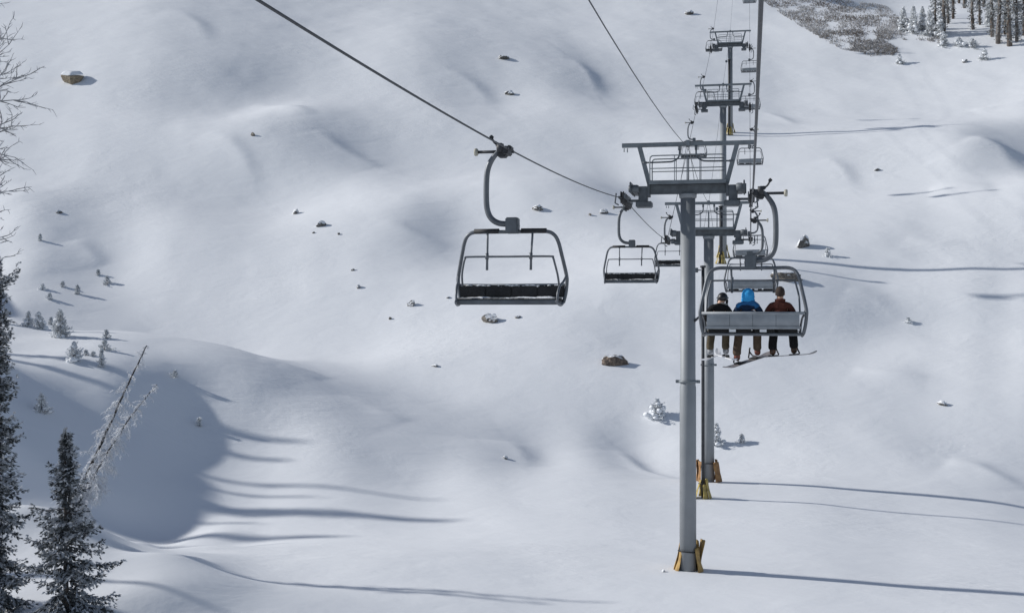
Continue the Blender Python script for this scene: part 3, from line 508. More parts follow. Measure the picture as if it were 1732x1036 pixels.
-25.6,92.0,2.5,3.7,-0.08 -23.6,93.7,2.5,3.3,-0.45 -21.6,95.1,2.5,3.0,-0.44 -19.4,96.3,2.6,2.8,-0.59 -17.0,97.3,2.6,2.6,-0.64 -14.6,98.0,2.6,2.5,-0.51 -12.2,98.4,2.6,2.4,-0.55 -9.7,98.7,2.6,2.4,-0.37
-7.1,98.7,2.6,2.4,-0.29 -4.6,98.7,2.6,2.4,-0.15 -2.0,98.5,2.6,2.4,-0.18 5.5,98.0,2.6,2.4,0.03 8.0,97.9,2.6,2.4,0.02 13.1,97.8,2.6,2.3,0.08 15.6,97.7,2.6,2.3,0.16 18.1,97.8,2.6,2.3,0.23
20.6,97.8,2.6,2.3,0.26 23.2,97.9,2.6,2.3,0.26 25.7,98.0,2.6,2.3,0.25 28.3,98.1,2.6,2.3,0.40 30.8,98.2,2.6,2.3,-0.08 33.4,98.2,2.6,2.3,0.43 35.9,98.2,2.6,2.3,-0.08 38.4,98.1,2.6,2.3,0.88
40.8,97.9,2.6,2.3,-0.29 43.3,97.8,2.6,2.4,1.28 -35.1,76.5,2.0,2.6,-0.13 -33.8,78.1,2.1,3.3,-0.13 -32.3,79.5,2.1,3.6,-0.22 -30.7,80.6,2.2,3.8,-0.16 -29.1,81.8,2.2,3.8,-0.12 -27.5,83.4,2.2,3.9,-0.04
-26.0,85.5,2.3,3.8,0.02 -20.7,91.5,2.4,2.8,0.06 -18.7,93.0,2.5,2.6,-0.35 -16.5,94.2,2.5,2.5,-0.23 -14.2,95.0,2.5,2.3,-0.30 -11.8,95.6,2.6,2.3,-0.34 -9.4,95.8,2.6,2.3,-0.16 -6.9,95.9,2.6,2.3,-0.22
-4.5,95.8,2.6,2.3,-0.06 -2.0,95.6,2.6,2.3,-0.07 2.9,95.2,2.5,2.3,-0.03 5.4,95.1,2.5,2.3,0.03 7.8,95.0,2.5,2.3,0.04 10.2,95.0,2.5,2.3,-0.13 12.7,94.9,2.5,2.3,-0.02 15.1,94.9,2.5,2.2,-0.05
20.0,95.0,2.5,2.2,0.05 22.5,95.1,2.5,2.2,0.07 27.5,95.3,2.5,2.2,0.07 29.9,95.4,2.5,2.2,-0.18 32.4,95.4,2.6,2.2,0.25 34.8,95.4,2.5,2.2,-0.28 37.3,95.3,2.5,2.2,0.58 39.7,95.1,2.5,2.2,-0.37
42.0,95.0,2.5,2.2,0.77 -33.9,73.9,2.0,1.9,0.53 -32.5,75.1,2.0,2.1,-0.10 -31.0,76.1,2.0,2.4,0.18 -29.4,77.0,2.1,2.5,0.06 -27.7,78.0,2.1,2.6,0.14 -26.1,79.1,2.1,2.8,0.03 -24.5,80.8,2.2,3.1,-0.09
-23.2,83.3,2.2,3.2,0.05 -21.7,86.0,2.3,3.0,0.30 -20.0,88.1,2.4,2.7,0.27 -18.0,89.8,2.4,2.5,-0.19 -16.0,91.1,2.4,2.4,-0.04 -13.8,92.1,2.5,2.3,-0.24 -11.5,92.8,2.5,2.3,-0.17 -6.7,93.1,2.5,2.2,-0.07
-4.3,93.0,2.5,2.2,0.04 2.8,92.5,2.5,2.2,0.04 5.2,92.4,2.5,2.2,0.05 7.6,92.3,2.5,2.2,0.10 9.9,92.2,2.5,2.2,0.05 12.3,92.1,2.5,2.2,0.08 14.7,92.1,2.5,2.2,0.03 17.1,92.2,2.5,2.2,0.05
19.4,92.2,2.5,2.2,0.06 21.8,92.3,2.5,2.2,0.09 26.7,92.5,2.5,2.2,0.05 29.1,92.6,2.5,2.2,-0.10 31.5,92.7,2.5,2.2,0.44 33.9,92.7,2.5,2.1,-0.15 36.2,92.6,2.5,2.1,0.73 38.5,92.5,2.5,2.1,-0.36
40.8,92.3,2.5,2.1,0.87 -32.9,71.8,1.9,1.6,1.18 -31.5,72.8,1.9,1.8,-0.32 -30.0,73.6,2.0,1.9,0.30 -28.3,74.4,2.0,2.1,0.02 -26.7,75.2,2.0,2.2,0.21 -25.2,76.4,2.0,2.1,0.09 -23.7,77.8,2.1,2.2,0.27
-22.2,79.7,2.1,2.5,0.10 -20.8,82.3,2.2,2.7,0.29 -19.2,84.8,2.3,2.6,0.27 -17.4,86.7,2.3,2.5,0.18 -15.4,88.1,2.4,2.4,0.17 -13.3,89.2,2.4,2.4,-0.17 -8.8,90.3,2.4,2.3,-0.16 -6.5,90.4,2.4,2.2,-0.07
-1.9,90.2,2.4,2.1,0.04 0.4,90.0,2.4,2.1,0.07 2.8,89.8,2.4,2.1,0.04 5.1,89.7,2.4,2.2,0.04 7.4,89.5,2.4,2.2,0.10 9.7,89.4,2.4,2.2,0.14 11.9,89.4,2.4,2.2,0.11 14.2,89.4,2.4,2.2,0.12
16.6,89.4,2.4,2.2,0.10 18.9,89.5,2.4,2.2,0.08 21.2,89.6,2.4,2.2,0.13 23.5,89.7,2.4,2.2,0.08 25.9,89.8,2.4,2.2,0.17 30.6,90.0,2.4,2.2,0.44 32.9,90.0,2.4,2.1,-0.21 35.2,90.0,2.4,2.1,0.84
37.5,89.9,2.4,2.1,-0.38 39.7,89.7,2.4,2.1,1.05 -32.0,69.9,1.9,1.6,1.53 -30.6,70.7,1.9,1.7,-0.20 -29.0,71.3,1.9,2.0,0.78 -27.4,71.8,1.9,2.3,-0.37 -25.8,72.6,1.9,2.3,0.16 -24.3,73.8,2.0,2.2,0.18
-22.9,75.3,2.0,2.0,0.19 -21.4,77.1,2.1,2.1,-0.12 -20.0,79.1,2.1,2.4,0.02 -18.5,81.5,2.2,2.7,0.48 -16.8,83.6,2.2,2.6,0.41 -14.9,85.1,2.3,2.5,0.35 -12.9,86.2,2.3,2.5,0.07 -10.8,87.0,2.3,2.4,0.16
-8.6,87.4,2.3,2.3,-0.06 -6.3,87.6,2.3,2.3,-0.04 -4.1,87.6,2.3,2.2,-0.11 -1.8,87.5,2.3,2.2,0.04 0.4,87.3,2.3,2.2,0.05 4.9,86.9,2.3,2.2,0.05 9.4,86.7,2.3,2.3,0.11 11.6,86.6,2.3,2.3,0.13
13.8,86.6,2.3,2.3,0.18 16.0,86.6,2.3,2.3,0.17 18.3,86.7,2.3,2.2,0.21 20.5,86.8,2.3,2.2,0.19 22.8,86.9,2.3,2.2,0.18 25.1,87.0,2.3,2.2,0.21 27.4,87.2,2.3,2.2,0.13 29.6,87.3,2.3,2.2,0.44
31.9,87.3,2.3,2.2,-0.17 34.2,87.3,2.3,2.1,0.87 36.4,87.3,2.3,2.1,-0.41 38.5,87.1,2.3,2.1,1.02 -31.1,67.8,1.8,1.7,1.74 -29.7,68.5,1.8,1.9,-0.44 -27.9,68.6,1.8,2.1,1.17 -26.2,68.6,1.8,2.3,-0.44
-24.7,69.4,1.9,2.5,0.06 -23.4,70.9,1.9,2.5,0.20 -22.1,72.7,1.9,2.2,-0.09 -19.3,76.4,2.0,2.2,-0.21 -17.7,78.2,2.1,2.6,0.51 -16.1,80.1,2.1,2.8,0.29 -14.3,81.8,2.2,2.8,0.34 -12.4,83.0,2.2,2.8,0.25
-10.4,83.8,2.2,2.7,0.23 -8.3,84.4,2.3,2.6,0.16 -6.1,84.7,2.3,2.5,0.10 -3.9,84.8,2.3,2.5,0.03 2.6,84.3,2.3,2.4,-0.04 4.7,84.1,2.2,2.4,-0.11 6.9,83.9,2.2,2.4,-0.05 9.0,83.8,2.2,2.4,-0.14
11.2,83.7,2.2,2.4,-0.04 13.3,83.7,2.2,2.3,0.02 15.5,83.8,2.2,2.3,0.11 17.7,83.9,2.2,2.3,0.11 19.9,84.0,2.2,2.3,0.16 22.1,84.1,2.2,2.3,0.17 24.3,84.2,2.3,2.3,0.23 26.5,84.3,2.3,2.3,0.22
28.7,84.5,2.3,2.3,0.34 30.9,84.6,2.3,2.3,-0.03 33.1,84.6,2.3,2.3,0.85 35.3,84.6,2.3,2.2,-0.42 37.4,84.4,2.3,2.2,1.12 -30.1,65.6,1.8,1.7,1.69 -28.5,65.9,1.8,1.9,-0.40 -26.8,65.9,1.8,1.9,0.88
-25.2,66.0,1.8,1.9,-0.02 -23.6,66.4,1.8,2.1,0.43 -22.3,67.6,1.8,2.3,-0.54 -21.2,69.8,1.9,2.4,-0.43 -20.0,71.9,1.9,2.3,-0.03 -18.6,73.6,2.0,2.3,-0.12 -17.0,75.1,2.0,2.5,0.14 -15.4,76.6,2.0,2.9,0.04
-13.7,78.0,2.1,3.1,0.53 -11.9,79.3,2.1,3.1,0.36 -9.9,80.3,2.1,3.1,0.15 -7.9,80.9,2.2,3.0,0.25 -5.9,81.3,2.2,2.9,0.11 -3.8,81.5,2.2,2.8,0.13 2.5,81.1,2.2,2.7,-0.10 4.6,80.9,2.2,2.7,-0.07
6.6,80.8,2.2,2.6,-0.10 8.7,80.7,2.2,2.6,-0.61 10.8,80.7,2.2,2.5,0.17 12.9,80.7,2.2,2.5,-0.18 19.2,81.0,2.2,2.4,0.09 21.3,81.1,2.2,2.4,0.08 23.4,81.3,2.2,2.4,0.09 25.5,81.4,2.2,2.4,0.13
27.7,81.5,2.2,2.4,0.18 29.8,81.6,2.2,2.4,0.16 31.9,81.7,2.2,2.4,0.55 34.0,81.7,2.2,2.4,-0.09 36.1,81.6,2.2,2.4,0.93 -29.2,63.6,1.7,1.4,1.33 -27.6,63.8,1.7,1.5,-0.15 -26.0,63.9,1.7,1.5,0.35
-24.4,63.9,1.7,1.5,-0.11 -22.8,64.2,1.7,1.5,0.45 -21.5,65.1,1.7,1.7,-0.81 -20.3,66.6,1.8,2.2,-0.60 -19.1,68.8,1.8,2.6,-0.12 -17.9,70.7,1.9,2.7,-0.11 -16.3,71.9,1.9,2.8,0.05 -14.7,73.0,2.0,3.0,-0.20
-13.0,74.1,2.0,3.2,0.25 -11.2,75.2,2.0,3.4,0.41 -9.4,76.1,2.0,3.4,0.26 -7.5,76.9,2.1,3.4,0.34 -5.6,77.4,2.1,3.3,0.22 -3.6,77.7,2.1,3.2,0.09 -1.6,77.8,2.1,3.1,0.13 0.4,77.7,2.1,3.0,-0.04
2.4,77.6,2.1,3.0,-0.35 4.4,77.4,2.1,2.9,0.06 8.3,77.4,2.1,2.8,-0.75 10.3,77.4,2.1,2.7,0.07 12.4,77.5,2.1,2.7,-0.28 14.4,77.7,2.1,2.6,-0.04 16.4,77.8,2.1,2.6,-0.08 20.5,78.1,2.1,2.5,0.03
22.5,78.2,2.1,2.5,0.10 24.6,78.3,2.1,2.5,0.24 26.6,78.4,2.1,2.6,0.07 28.7,78.5,2.1,2.6,0.13 30.7,78.5,2.1,2.6,0.07 32.7,78.5,2.1,2.6,0.22 34.7,78.4,2.1,2.6,0.32 -28.4,62.0,1.7,1.2,0.71
-26.9,62.2,1.7,1.2,0.35 -25.3,62.3,1.7,1.1,0.32 -23.7,62.3,1.7,1.1,0.16 -22.3,62.7,1.7,1.1,-0.25 -20.9,63.3,1.7,1.3,-1.09 -19.5,64.2,1.7,1.9,0.22 -18.2,65.4,1.7,3.9,-0.30 -16.9,66.9,1.8,3.7,-0.36
-15.5,68.2,1.8,3.4,-0.22 -13.9,69.2,1.8,3.3,-0.09 -10.6,70.8,1.9,3.4,0.16 -8.9,71.6,1.9,3.5,0.11 -7.1,72.4,1.9,3.5,0.16 -5.3,73.0,2.0,3.5,0.12 -3.4,73.5,2.0,3.4,0.10 -1.5,73.7,2.0,3.3,0.16
0.4,73.8,2.0,3.2,-0.07 2.3,73.7,2.0,3.1,-0.19 6.1,73.7,2.0,3.1,-0.06 8.0,73.8,2.0,3.1,-0.22 9.9,73.9,2.0,3.0,-0.17 11.8,74.1,2.0,3.0,-0.40 13.7,74.2,2.0,2.9,-0.24 15.7,74.4,2.0,2.9,-0.15
17.7,74.6,2.0,2.8,-0.17 19.6,74.8,2.0,2.8,-0.08 21.6,74.9,2.0,2.7,-0.03 25.5,75.1,2.0,2.7,0.04 27.5,75.1,2.0,2.8,0.08 29.4,75.1,2.0,2.8,-0.11 31.3,75.1,2.0,2.8,0.31 33.2,75.0,2.0,2.8,-0.24
-27.8,60.6,1.6,7.5,-0.17 -24.8,61.1,1.6,1.0,-0.03 -23.3,61.2,1.6,1.0,0.61 -21.9,61.5,1.6,1.0,-0.88 -20.4,61.8,1.7,1.4,0.37 -18.8,61.9,1.7,2.8,-0.15 -16.5,59.2,1.6,3.3,-1.13 -15.5,61.4,1.6,3.5,-0.16
-14.4,63.3,1.7,3.4,-0.60 -13.0,64.8,1.7,3.3,-0.26 -11.5,65.8,1.8,3.2,-0.16 -10.0,66.6,1.8,3.2,-0.10 -8.3,67.4,1.8,3.2,-0.08 -6.7,68.1,1.8,3.3,-0.09 -5.0,68.7,1.8,3.4,-0.15 -3.2,69.3,1.9,3.4,0.12
-1.4,69.6,1.9,3.3,0.11 0.3,69.8,1.9,3.3,0.03 2.1,69.8,1.9,3.3,0.14 3.9,69.7,1.9,3.4,0.15 5.7,69.7,1.9,3.4,0.07 7.5,69.7,1.9,3.5,0.07 11.2,70.1,1.9,3.7,0.20 13.0,70.3,1.9,3.6,0.11
18.7,71.2,1.9,3.2,-0.06 22.4,71.5,1.9,3.0,-0.07 24.3,71.6,1.9,3.0,0.02 26.2,71.6,1.9,3.0,0.14 28.0,71.6,1.9,3.0,-0.14 29.8,71.5,1.9,3.0,0.28 31.6,71.4,1.9,3.0,-0.37 -19.9,43.3,1.2,7.5,-0.70
-19.0,44.0,1.2,7.4,0.24 -24.4,60.1,1.6,7.1,-0.25 -23.0,60.3,1.6,6.7,-0.21 -21.5,60.4,1.6,1.0,-0.74 -19.7,59.8,1.6,1.9,-1.89 -17.4,57.2,1.5,3.5,-2.19 -15.9,57.1,1.5,2.3,0.11 -14.7,58.1,1.6,2.3,-0.21
-13.5,59.7,1.6,2.3,-0.33 -12.3,61.0,1.6,2.5,-0.14 -10.9,62.1,1.7,2.7,-0.11 -7.9,63.6,1.7,3.0,-0.03 -6.3,64.1,1.7,3.2,0.02 -4.7,64.6,1.7,3.4,-0.08 -3.0,65.1,1.7,3.5,0.02 -1.4,65.4,1.7,3.7,0.06
0.3,65.5,1.8,3.8,0.10 2.0,65.5,1.7,3.8,0.10 3.7,65.3,1.7,3.9,0.12 5.3,65.1,1.7,3.9,0.10 7.0,64.9,1.7,4.0,0.04 8.7,64.8,1.7,4.0,-0.02 10.3,64.9,1.7,4.1,-0.02 12.1,65.3,1.7,4.1,-0.05
13.9,65.8,1.8,4.0,0.08 15.7,66.3,1.8,4.0,0.16 17.5,66.8,1.8,3.9,0.18 19.4,67.2,1.8,3.7,0.11 21.2,67.6,1.8,3.6,0.07 23.0,67.7,1.8,3.5,0.13 24.7,67.7,1.8,3.4,0.06 26.5,67.7,1.8,3.3,-0.06
28.2,67.6,1.8,3.2,0.21 29.9,67.6,1.8,3.2,-0.25 -19.2,41.8,1.1,1.1,-0.68 -18.4,42.5,1.1,1.1,-0.45 -17.6,43.3,1.2,7.2,-0.39 -21.1,59.2,1.6,6.5,1.74 -18.8,57.1,1.5,2.7,0.45 -16.1,53.1,1.4,2.3,-0.63
-14.8,53.4,1.4,2.1,-1.05 -14.1,55.7,1.5,2.2,-0.38 -13.0,57.5,1.5,2.5,-0.15 -11.7,58.4,1.6,2.7,-0.06 -10.3,59.0,1.6,2.9,-0.25 -8.9,59.4,1.6,3.1,-0.07 -7.4,59.8,1.6,3.3,-0.13 -5.9,60.1,1.6,3.5,-0.07
-4.4,60.3,1.6,3.7,-0.09 -2.8,60.4,1.6,4.0,-0.05 -1.3,60.4,1.6,4.2,-0.03 1.8,60.2,1.6,4.4,-0.03 3.4,60.0,1.6,4.4,-0.02 4.9,59.9,1.6,4.3,-0.05 6.5,59.8,1.6,4.2,-0.08 8.0,59.8,1.6,4.1,-0.06
9.5,59.9,1.6,4.1,-0.05 11.1,60.1,1.6,4.1,-0.03 12.8,60.5,1.6,4.2,-0.03 14.4,61.0,1.6,4.2,-0.03 17.9,62.1,1.7,4.2,0.04 21.4,62.9,1.7,4.0,0.04 26.4,63.4,1.7,3.6,0.25 28.1,63.4,1.7,3.5,-0.18
-18.6,40.7,1.1,1.0,-0.45 -17.9,41.3,1.1,1.0,0.18 -17.1,42.1,1.1,1.0,-0.35 -16.4,42.9,1.1,1.1,0.32 -15.7,44.0,1.2,6.6,-0.23 -17.5,53.1,1.4,5.4,1.42 -15.6,51.5,1.4,3.3,0.17 -14.4,51.8,1.4,2.7,0.69
-13.3,52.5,1.4,1.9,-0.12 -12.1,53.5,1.4,2.6,-0.45 -10.9,54.3,1.5,3.0,-0.10 -9.6,54.9,1.5,3.2,-0.12 -8.3,55.2,1.5,3.5,-0.11 -6.9,55.4,1.5,3.7,-0.10 -5.4,55.4,1.5,3.9,-0.09 -4.0,55.3,1.5,4.0,-0.10
-2.6,55.1,1.5,4.2,-0.08 -1.1,54.9,1.5,4.3,-0.07 0.3,54.7,1.5,4.3,-0.06 1.7,54.5,1.5,4.3,-0.06 3.1,54.3,1.5,4.3,-0.06 4.5,54.3,1.5,4.3,-0.07 5.9,54.3,1.5,4.2,-0.07 7.3,54.4,1.5,4.1,-0.07
8.7,54.7,1.5,4.1,-0.06 10.2,55.0,1.5,4.0,-0.03 13.2,55.8,1.5,4.0,0.02 16.4,56.8,1.5,4.1,-0.04 18.0,57.3,1.5,4.1,-0.08 19.6,57.7,1.5,4.1,-0.03 21.2,58.1,1.6,4.0,-0.03 24.5,58.7,1.6,3.8,0.12
26.0,58.8,1.6,3.7,-0.26 -18.1,39.5,1.1,1.0,-0.55 -17.4,40.2,1.1,1.0,0.10 -16.7,40.9,1.1,1.0,-0.17 -15.9,41.7,1.1,1.0,-0.14 -15.2,42.6,1.1,1.1,0.26 -14.4,43.7,1.2,4.3,-0.06 -13.6,44.9,1.2,3.3,-0.11
-13.0,46.7,1.2,3.1,-0.11 -12.8,50.8,1.4,3.1,0.45 -11.6,51.0,1.4,3.1,0.23 -10.3,51.0,1.4,3.3,0.22 -8.9,50.9,1.4,3.4,0.13 -7.6,50.8,1.4,3.4,0.17 -6.3,50.6,1.4,3.5,0.12 -4.9,50.4,1.3,3.5,0.12
-3.6,50.2,1.3,3.5,0.08 -2.3,50.0,1.3,3.5,0.05 -1.0,49.7,1.3,3.5,0.02 5.3,49.3,1.3,3.4,-0.02 6.6,49.4,1.3,3.5,-0.04 7.9,49.7,1.3,3.5,-0.03 9.3,50.1,1.3,3.5,-0.04 10.7,50.5,1.4,3.5,-0.05
12.1,51.0,1.4,3.6,-0.03 14.9,51.9,1.4,3.7,-0.02 16.4,52.3,1.4,3.7,-0.04 17.9,52.8,1.4,3.8,-0.02 20.9,53.5,1.4,3.8,-0.05 22.4,53.9,1.4,3.7,0.05 23.9,54.1,1.4,3.7,-0.16 -17.6,38.3,1.0,1.0,-0.40
-16.9,39.0,1.0,1.0,0.17 -16.2,39.7,1.1,1.0,-0.17 -15.4,40.5,1.1,1.0,0.18 -13.9,42.3,1.1,1.1,0.24 -13.1,43.2,1.2,1.2,0.30 -12.3,44.1,1.2,1.6,0.38 -11.3,44.9,1.2,3.1,-0.14 -10.3,45.6,1.2,3.0,-0.07
-8.1,46.5,1.2,2.8,0.03 -7.0,46.6,1.2,2.7,0.05 -5.8,46.6,1.2,2.6,0.07 -4.6,46.6,1.2,2.5,0.10 -3.4,46.5,1.2,2.5,0.10 -2.2,46.4,1.2,2.4,0.09 -1.0,46.3,1.2,2.4,0.06 0.2,46.1,1.2,2.3,0.04
1.4,46.0,1.2,2.3,0.04 2.6,45.9,1.2,2.3,0.03 3.8,45.9,1.2,2.3,0.03 4.9,45.8,1.2,2.3,0.02 6.1,45.8,1.2,2.4,0.04 7.3,45.9,1.2,2.5,0.04 8.6,46.2,1.2,2.6,0.04 9.8,46.5,1.2,2.8,0.06
11.1,46.9,1.3,2.9,0.05 12.4,47.3,1.3,3.0,0.04 13.7,47.6,1.3,3.1,0.02 19.2,49.0,1.3,3.5,-0.02 20.6,49.3,1.3,3.5,0.02 22.0,49.6,1.3,3.5,-0.04 -17.0,37.1,1.0,1.0,-0.28 -16.3,37.7,1.0,1.0,0.09
-15.6,38.4,1.0,1.1,-0.20 -14.9,39.2,1.0,1.1,0.07 -14.2,40.0,1.1,1.2,0.04 -13.5,40.9,1.1,1.2,0.05 -12.7,41.8,1.1,1.2,0.09 -11.8,42.6,1.1,1.2,0.17 -10.9,43.2,1.2,1.4,0.18 -9.9,43.6,1.2,1.6,0.02
-8.8,43.9,1.2,1.7,-0.09 -7.7,44.0,1.2,1.9,-0.06 -6.6,44.1,1.2,1.9,-0.06 -5.5,44.1,1.2,1.9,-0.07 -4.3,44.0,1.2,1.9,-0.07 -3.2,44.0,1.2,1.9,-0.07 -2.0,43.9,1.2,1.8,-0.07 -0.9,43.9,1.2,1.8,-0.06
0.2,43.8,1.2,1.7,-0.06 1.3,43.7,1.2,1.8,-0.06 2.5,43.6,1.2,1.8,-0.05 3.6,43.5,1.2,1.8,-0.05 4.7,43.4,1.2,1.8,-0.04 5.8,43.4,1.2,1.8,-0.05 6.9,43.4,1.2,1.9,-0.03 10.4,43.8,1.2,2.2,0.02
11.5,43.9,1.2,2.4,0.03 12.7,44.1,1.2,2.5,0.03 13.9,44.2,1.2,2.6,0.02 15.0,44.3,1.2,2.8,0.02 16.2,44.5,1.2,3.0,0.03 17.5,44.7,1.2,3.2,0.04 18.8,45.0,1.2,3.3,0.04 20.1,45.3,1.2,3.3,0.03
-16.4,35.9,1.0,1.0,-0.17 -15.8,36.4,1.0,1.1,0.05 -15.1,37.1,1.0,1.1,-0.06 -14.4,37.7,1.0,1.2,0.05 -13.7,38.4,1.0,1.3,0.04 -12.9,39.2,1.0,1.4,0.16 -12.2,40.1,1.1,1.4,0.28 -11.4,41.0,1.1,1.5,0.35
-10.5,41.5,1.1,1.5,0.41 -9.5,41.8,1.1,1.6,0.32 -8.4,41.8,1.1,1.7,0.29 -7.3,41.9,1.1,1.7,0.22 -6.3,41.9,1.1,1.7,0.22 -5.2,41.9,1.1,1.7,0.21 -4.1,41.9,1.1,1.7,0.18 -3.0,41.9,1.1,1.6,0.17
-1.9,41.9,1.1,1.6,0.15 -0.9,41.8,1.1,1.6,0.13 0.2,41.7,1.1,1.6,0.10 1.3,41.6,1.1,1.6,0.07 2.3,41.5,1.1,1.6,0.05 3.4,41.4,1.1,1.6,0.04 4.5,41.3,1.1,1.6,0.03 5.5,41.3,1.1,1.6,0.03
6.6,41.3,1.1,1.6,0.02 7.6,41.3,1.1,1.7,0.02 8.7,41.3,1.1,1.8,0.03 9.8,41.4,1.1,1.8,0.04 10.9,41.4,1.1,1.9,0.04 11.9,41.4,1.1,2.0,0.03 13.0,41.3,1.1,2.1,0.02 18.3,41.3,1.1,2.7,-0.02
""".split()])


# crisp wind drifts, plus ridges put in for shadow streaks: crest line (as found in the photograph, laid on the ground), height, windward length, lee length
LEE = -1
DRIFTS_AND_STREAKS = []
for pl, A, w1, w2 in [
        ([(425, 165), (470, 178), (500, 188), (525, 204)], .45, 4.0, 1.0), ([(350, 238), (385, 252), (412, 270), (432, 290)], .42, 3.5, .9),
        ([(965, 82), (990, 100), (1008, 128)], .8, 4.5, 1.3), ([(1040, 735), (1062, 752), (1085, 775), (1140, 800)], .40, 2.2, .55),
        ([(858, 745), (878, 762), (888, 785)], .32, 2.5, .7), ([(120, 378), (150, 388), (170, 398)], .5, 3.0, .9),
        ([(1570, 350), (1620, 356), (1685, 364)], .35, 3.0, .8), ([(1640, 288), (1690, 304), (1712, 335)], .9, 4.0, 1.4),
        ([(1405, 250), (1500, 258), (1640, 276)], .30, 3.0, .7), ([(1640, 178), (1690, 176), (1745, 180)], .35, 3.0, .7),  # both ridges shaped as dark streaks, in place of the farthest tower's shadow
        ([(312, 948), (335, 956), (352, 968)], .22, 2.0, .5), ([(1600, 783), (1650, 792), (1735, 822)], .30, 2.5, .7),
        ([(1440, 640), (1500, 655), (1570, 668)], .22, 2.0, .6), ([(1395, 285), (1425, 305), (1440, 325)], .35, 3.0, .8),
        ([(760, 115), (800, 132), (830, 160)], .5, 4.0, 1.2), ([(640, 370), (700, 385), (760, 396)], .28, 3.0, .8),
        ([(530, 225), (575, 245), (640, 262)], .55, 4.0, 1.2), ([(1430, 520), (1480, 534), (1520, 560)], .30, 3.0, .9),
        ([(1530, 425), (1575, 436), (1640, 440)], .25, 2.5, .7), ([(210, 510), (280, 520), (330, 535)], .18, 2.5, .7),
        ([(1290, 150), (1320, 170), (1345, 196)], .4, 3.0, .9), ([(300, 50), (330, 66), (350, 90)], .5, 4.0, 1.2),
        ([(585, 700), (640, 728), (690, 740)], .25, 3.0, .9), ([(440, 625), (500, 640), (560, 662)], .22, 3.0, .9)]:
    hx_, hy_, _z = ray_hit(base_h, [p[0] for p in pl], [p[1] for p in pl])
    DRIFTS_AND_STREAKS.append((np.stack([hx_, hy_], -1), A * .72, w1, w2 * 1.45))


def height(X, Y):
    X = np.asarray(X, float); Y = np.asarray(Y, float)
    z = base_h(X, Y)
    sh = z.shape
    x_ = np.atleast_1d(X).ravel(); y_ = np.atleast_1d(Y).ravel()
    if len(x_) < 600:
        u = (x_[:, None] - SH[None, :, 0]) / SH[None, :, 2]; v = (y_[:, None] - SH[None, :, 1]) / SH[None, :, 3]
        res = (SH[None, :, 4] * np.exp(-.5 * (u * u + v * v))).sum(1)
    else:
        o_ = np.argsort(y_, kind='stable'); ys = y_[o_]; xs = x_[o_]
        add = np.zeros(len(ys))
        for (x0, y0, rx, ry, am) in SH:
            i0, i1 = np.searchsorted(ys, (y0 - 4 * ry, y0 + 4 * ry))
            if i1 > i0:
                u = (xs[i0:i1] - x0) / rx; v = (ys[i0:i1] - y0) / ry
                add[i0:i1] += am * np.exp(-.5 * (u * u + v * v))
        res = np.empty(len(ys)); res[o_] = add
    for (pl, A, w1, w2) in DRIFTS_AND_STREAKS:
        bx0 = pl[:, 0].min() - 5 * w1; bx1 = pl[:, 0].max() + 5 * w1; by0 = pl[:, 1].min() - 5 * w1; by1 = pl[:, 1].max() + 5 * w1
        k_ = np.nonzero((x_ > bx0) & (x_ < bx1) & (y_ > by0) & (y_ < by1))[0]
        if not len(k_): continue
        px_ = x_[k_]; py_ = y_[k_]
        best = np.full(len(k_), 1e9); sd = np.zeros(len(k_)); al = np.zeros(len(k_))
        nseg = len(pl) - 1
        for i in range(nseg):
            a0, b0_ = pl[i], pl[i + 1]; d_ = b0_ - a0; L2 = (d_ ** 2).sum()
            t_ = ((px_ - a0[0]) * d_[0] + (py_ - a0[1]) * d_[1]) / L2
            tc_ = np.clip(t_, 0, 1)
            ex = px_ - a0[0] - tc_ * d_[0]; ey = py_ - a0[1] - tc_ * d_[1]
            dd = np.hypot(ex, ey)
            cr = (d_[0] * (py_ - a0[1]) - d_[1] * (px_ - a0[0]))
            m_ = dd < best
            best[m_] = dd[m_]; sd[m_] = np.sign(cr[m_]); al[m_] = (i + tc_[m_]) / nseg
        lee = np.where(sd * LEE < 0, best, -best)          # positive on the lee side of the crest
        prof = np.where(lee < 0, np.exp(lee / w1), np.exp(-(lee / w2) ** 2))
        res[k_] += A * prof * np.sin(np.pi * np.clip(al, .02, .98)) ** .7
    z = z + res.reshape(sh)
    far = np.clip((Y - 60) / 60, 0, 1)
    a = .8 + .5 * far
    z = z + a * (.70 * vnoise(X / 17, Y / 21, 3.1, 7.7) + .16 * vnoise(X / 6.3 + Y / 30, Y / 8.5, 11.3, 2.2))
    z = z + a * .045 * vnoise(X / 2.4 + Y / 9, Y / 2.9, 31.3, 12.2)
    return z


def _axis(segs):
    out = []
    for a, b, st in segs:
        out += list(np.arange(a, b, st))
    out.append(segs[-1][1])
    return np.array(out)


gx = _axis([(-260, -100, 5), (-100, -82, .9), (-82, -46, .5), (-46, 46, .27), (46, 100, .5), (100, 260, 5)])
gy = _axis([(-60, 20, 2.5), (20, 36, .6), (36, 90, .22), (90, 160, .38), (160, 250, .7), (250, 420, 4)])
GX, GY = np.meshgrid(gx, gy)
GZ = height(GX, GY)
nx, ny = len(gx), len(gy)
verts = np.stack([GX, GY, GZ], -1).reshape(-1, 3)
idx = np.arange(nx * ny).reshape(ny, nx)
quads = np.stack([idx[:-1, :-1], idx[:-1, 1:], idx[1:, 1:], idx[1:, :-1]], -1).reshape(-1, 4)
tm = bpy.data.meshes.new("snow_ground")
tm.vertices.add(len(verts)); tm.vertices.foreach_set("co", verts.ravel())
tm.loops.add(quads.size); tm.loops.foreach_set("vertex_index", quads.ravel().astype(np.int32))
tm.polygons.add(len(quads))
tm.polygons.foreach_set("loop_start", (np.arange(len(quads)) * 4).astype(np.int32))
tm.polygons.foreach_set("use_smooth", np.ones(len(quads), bool))
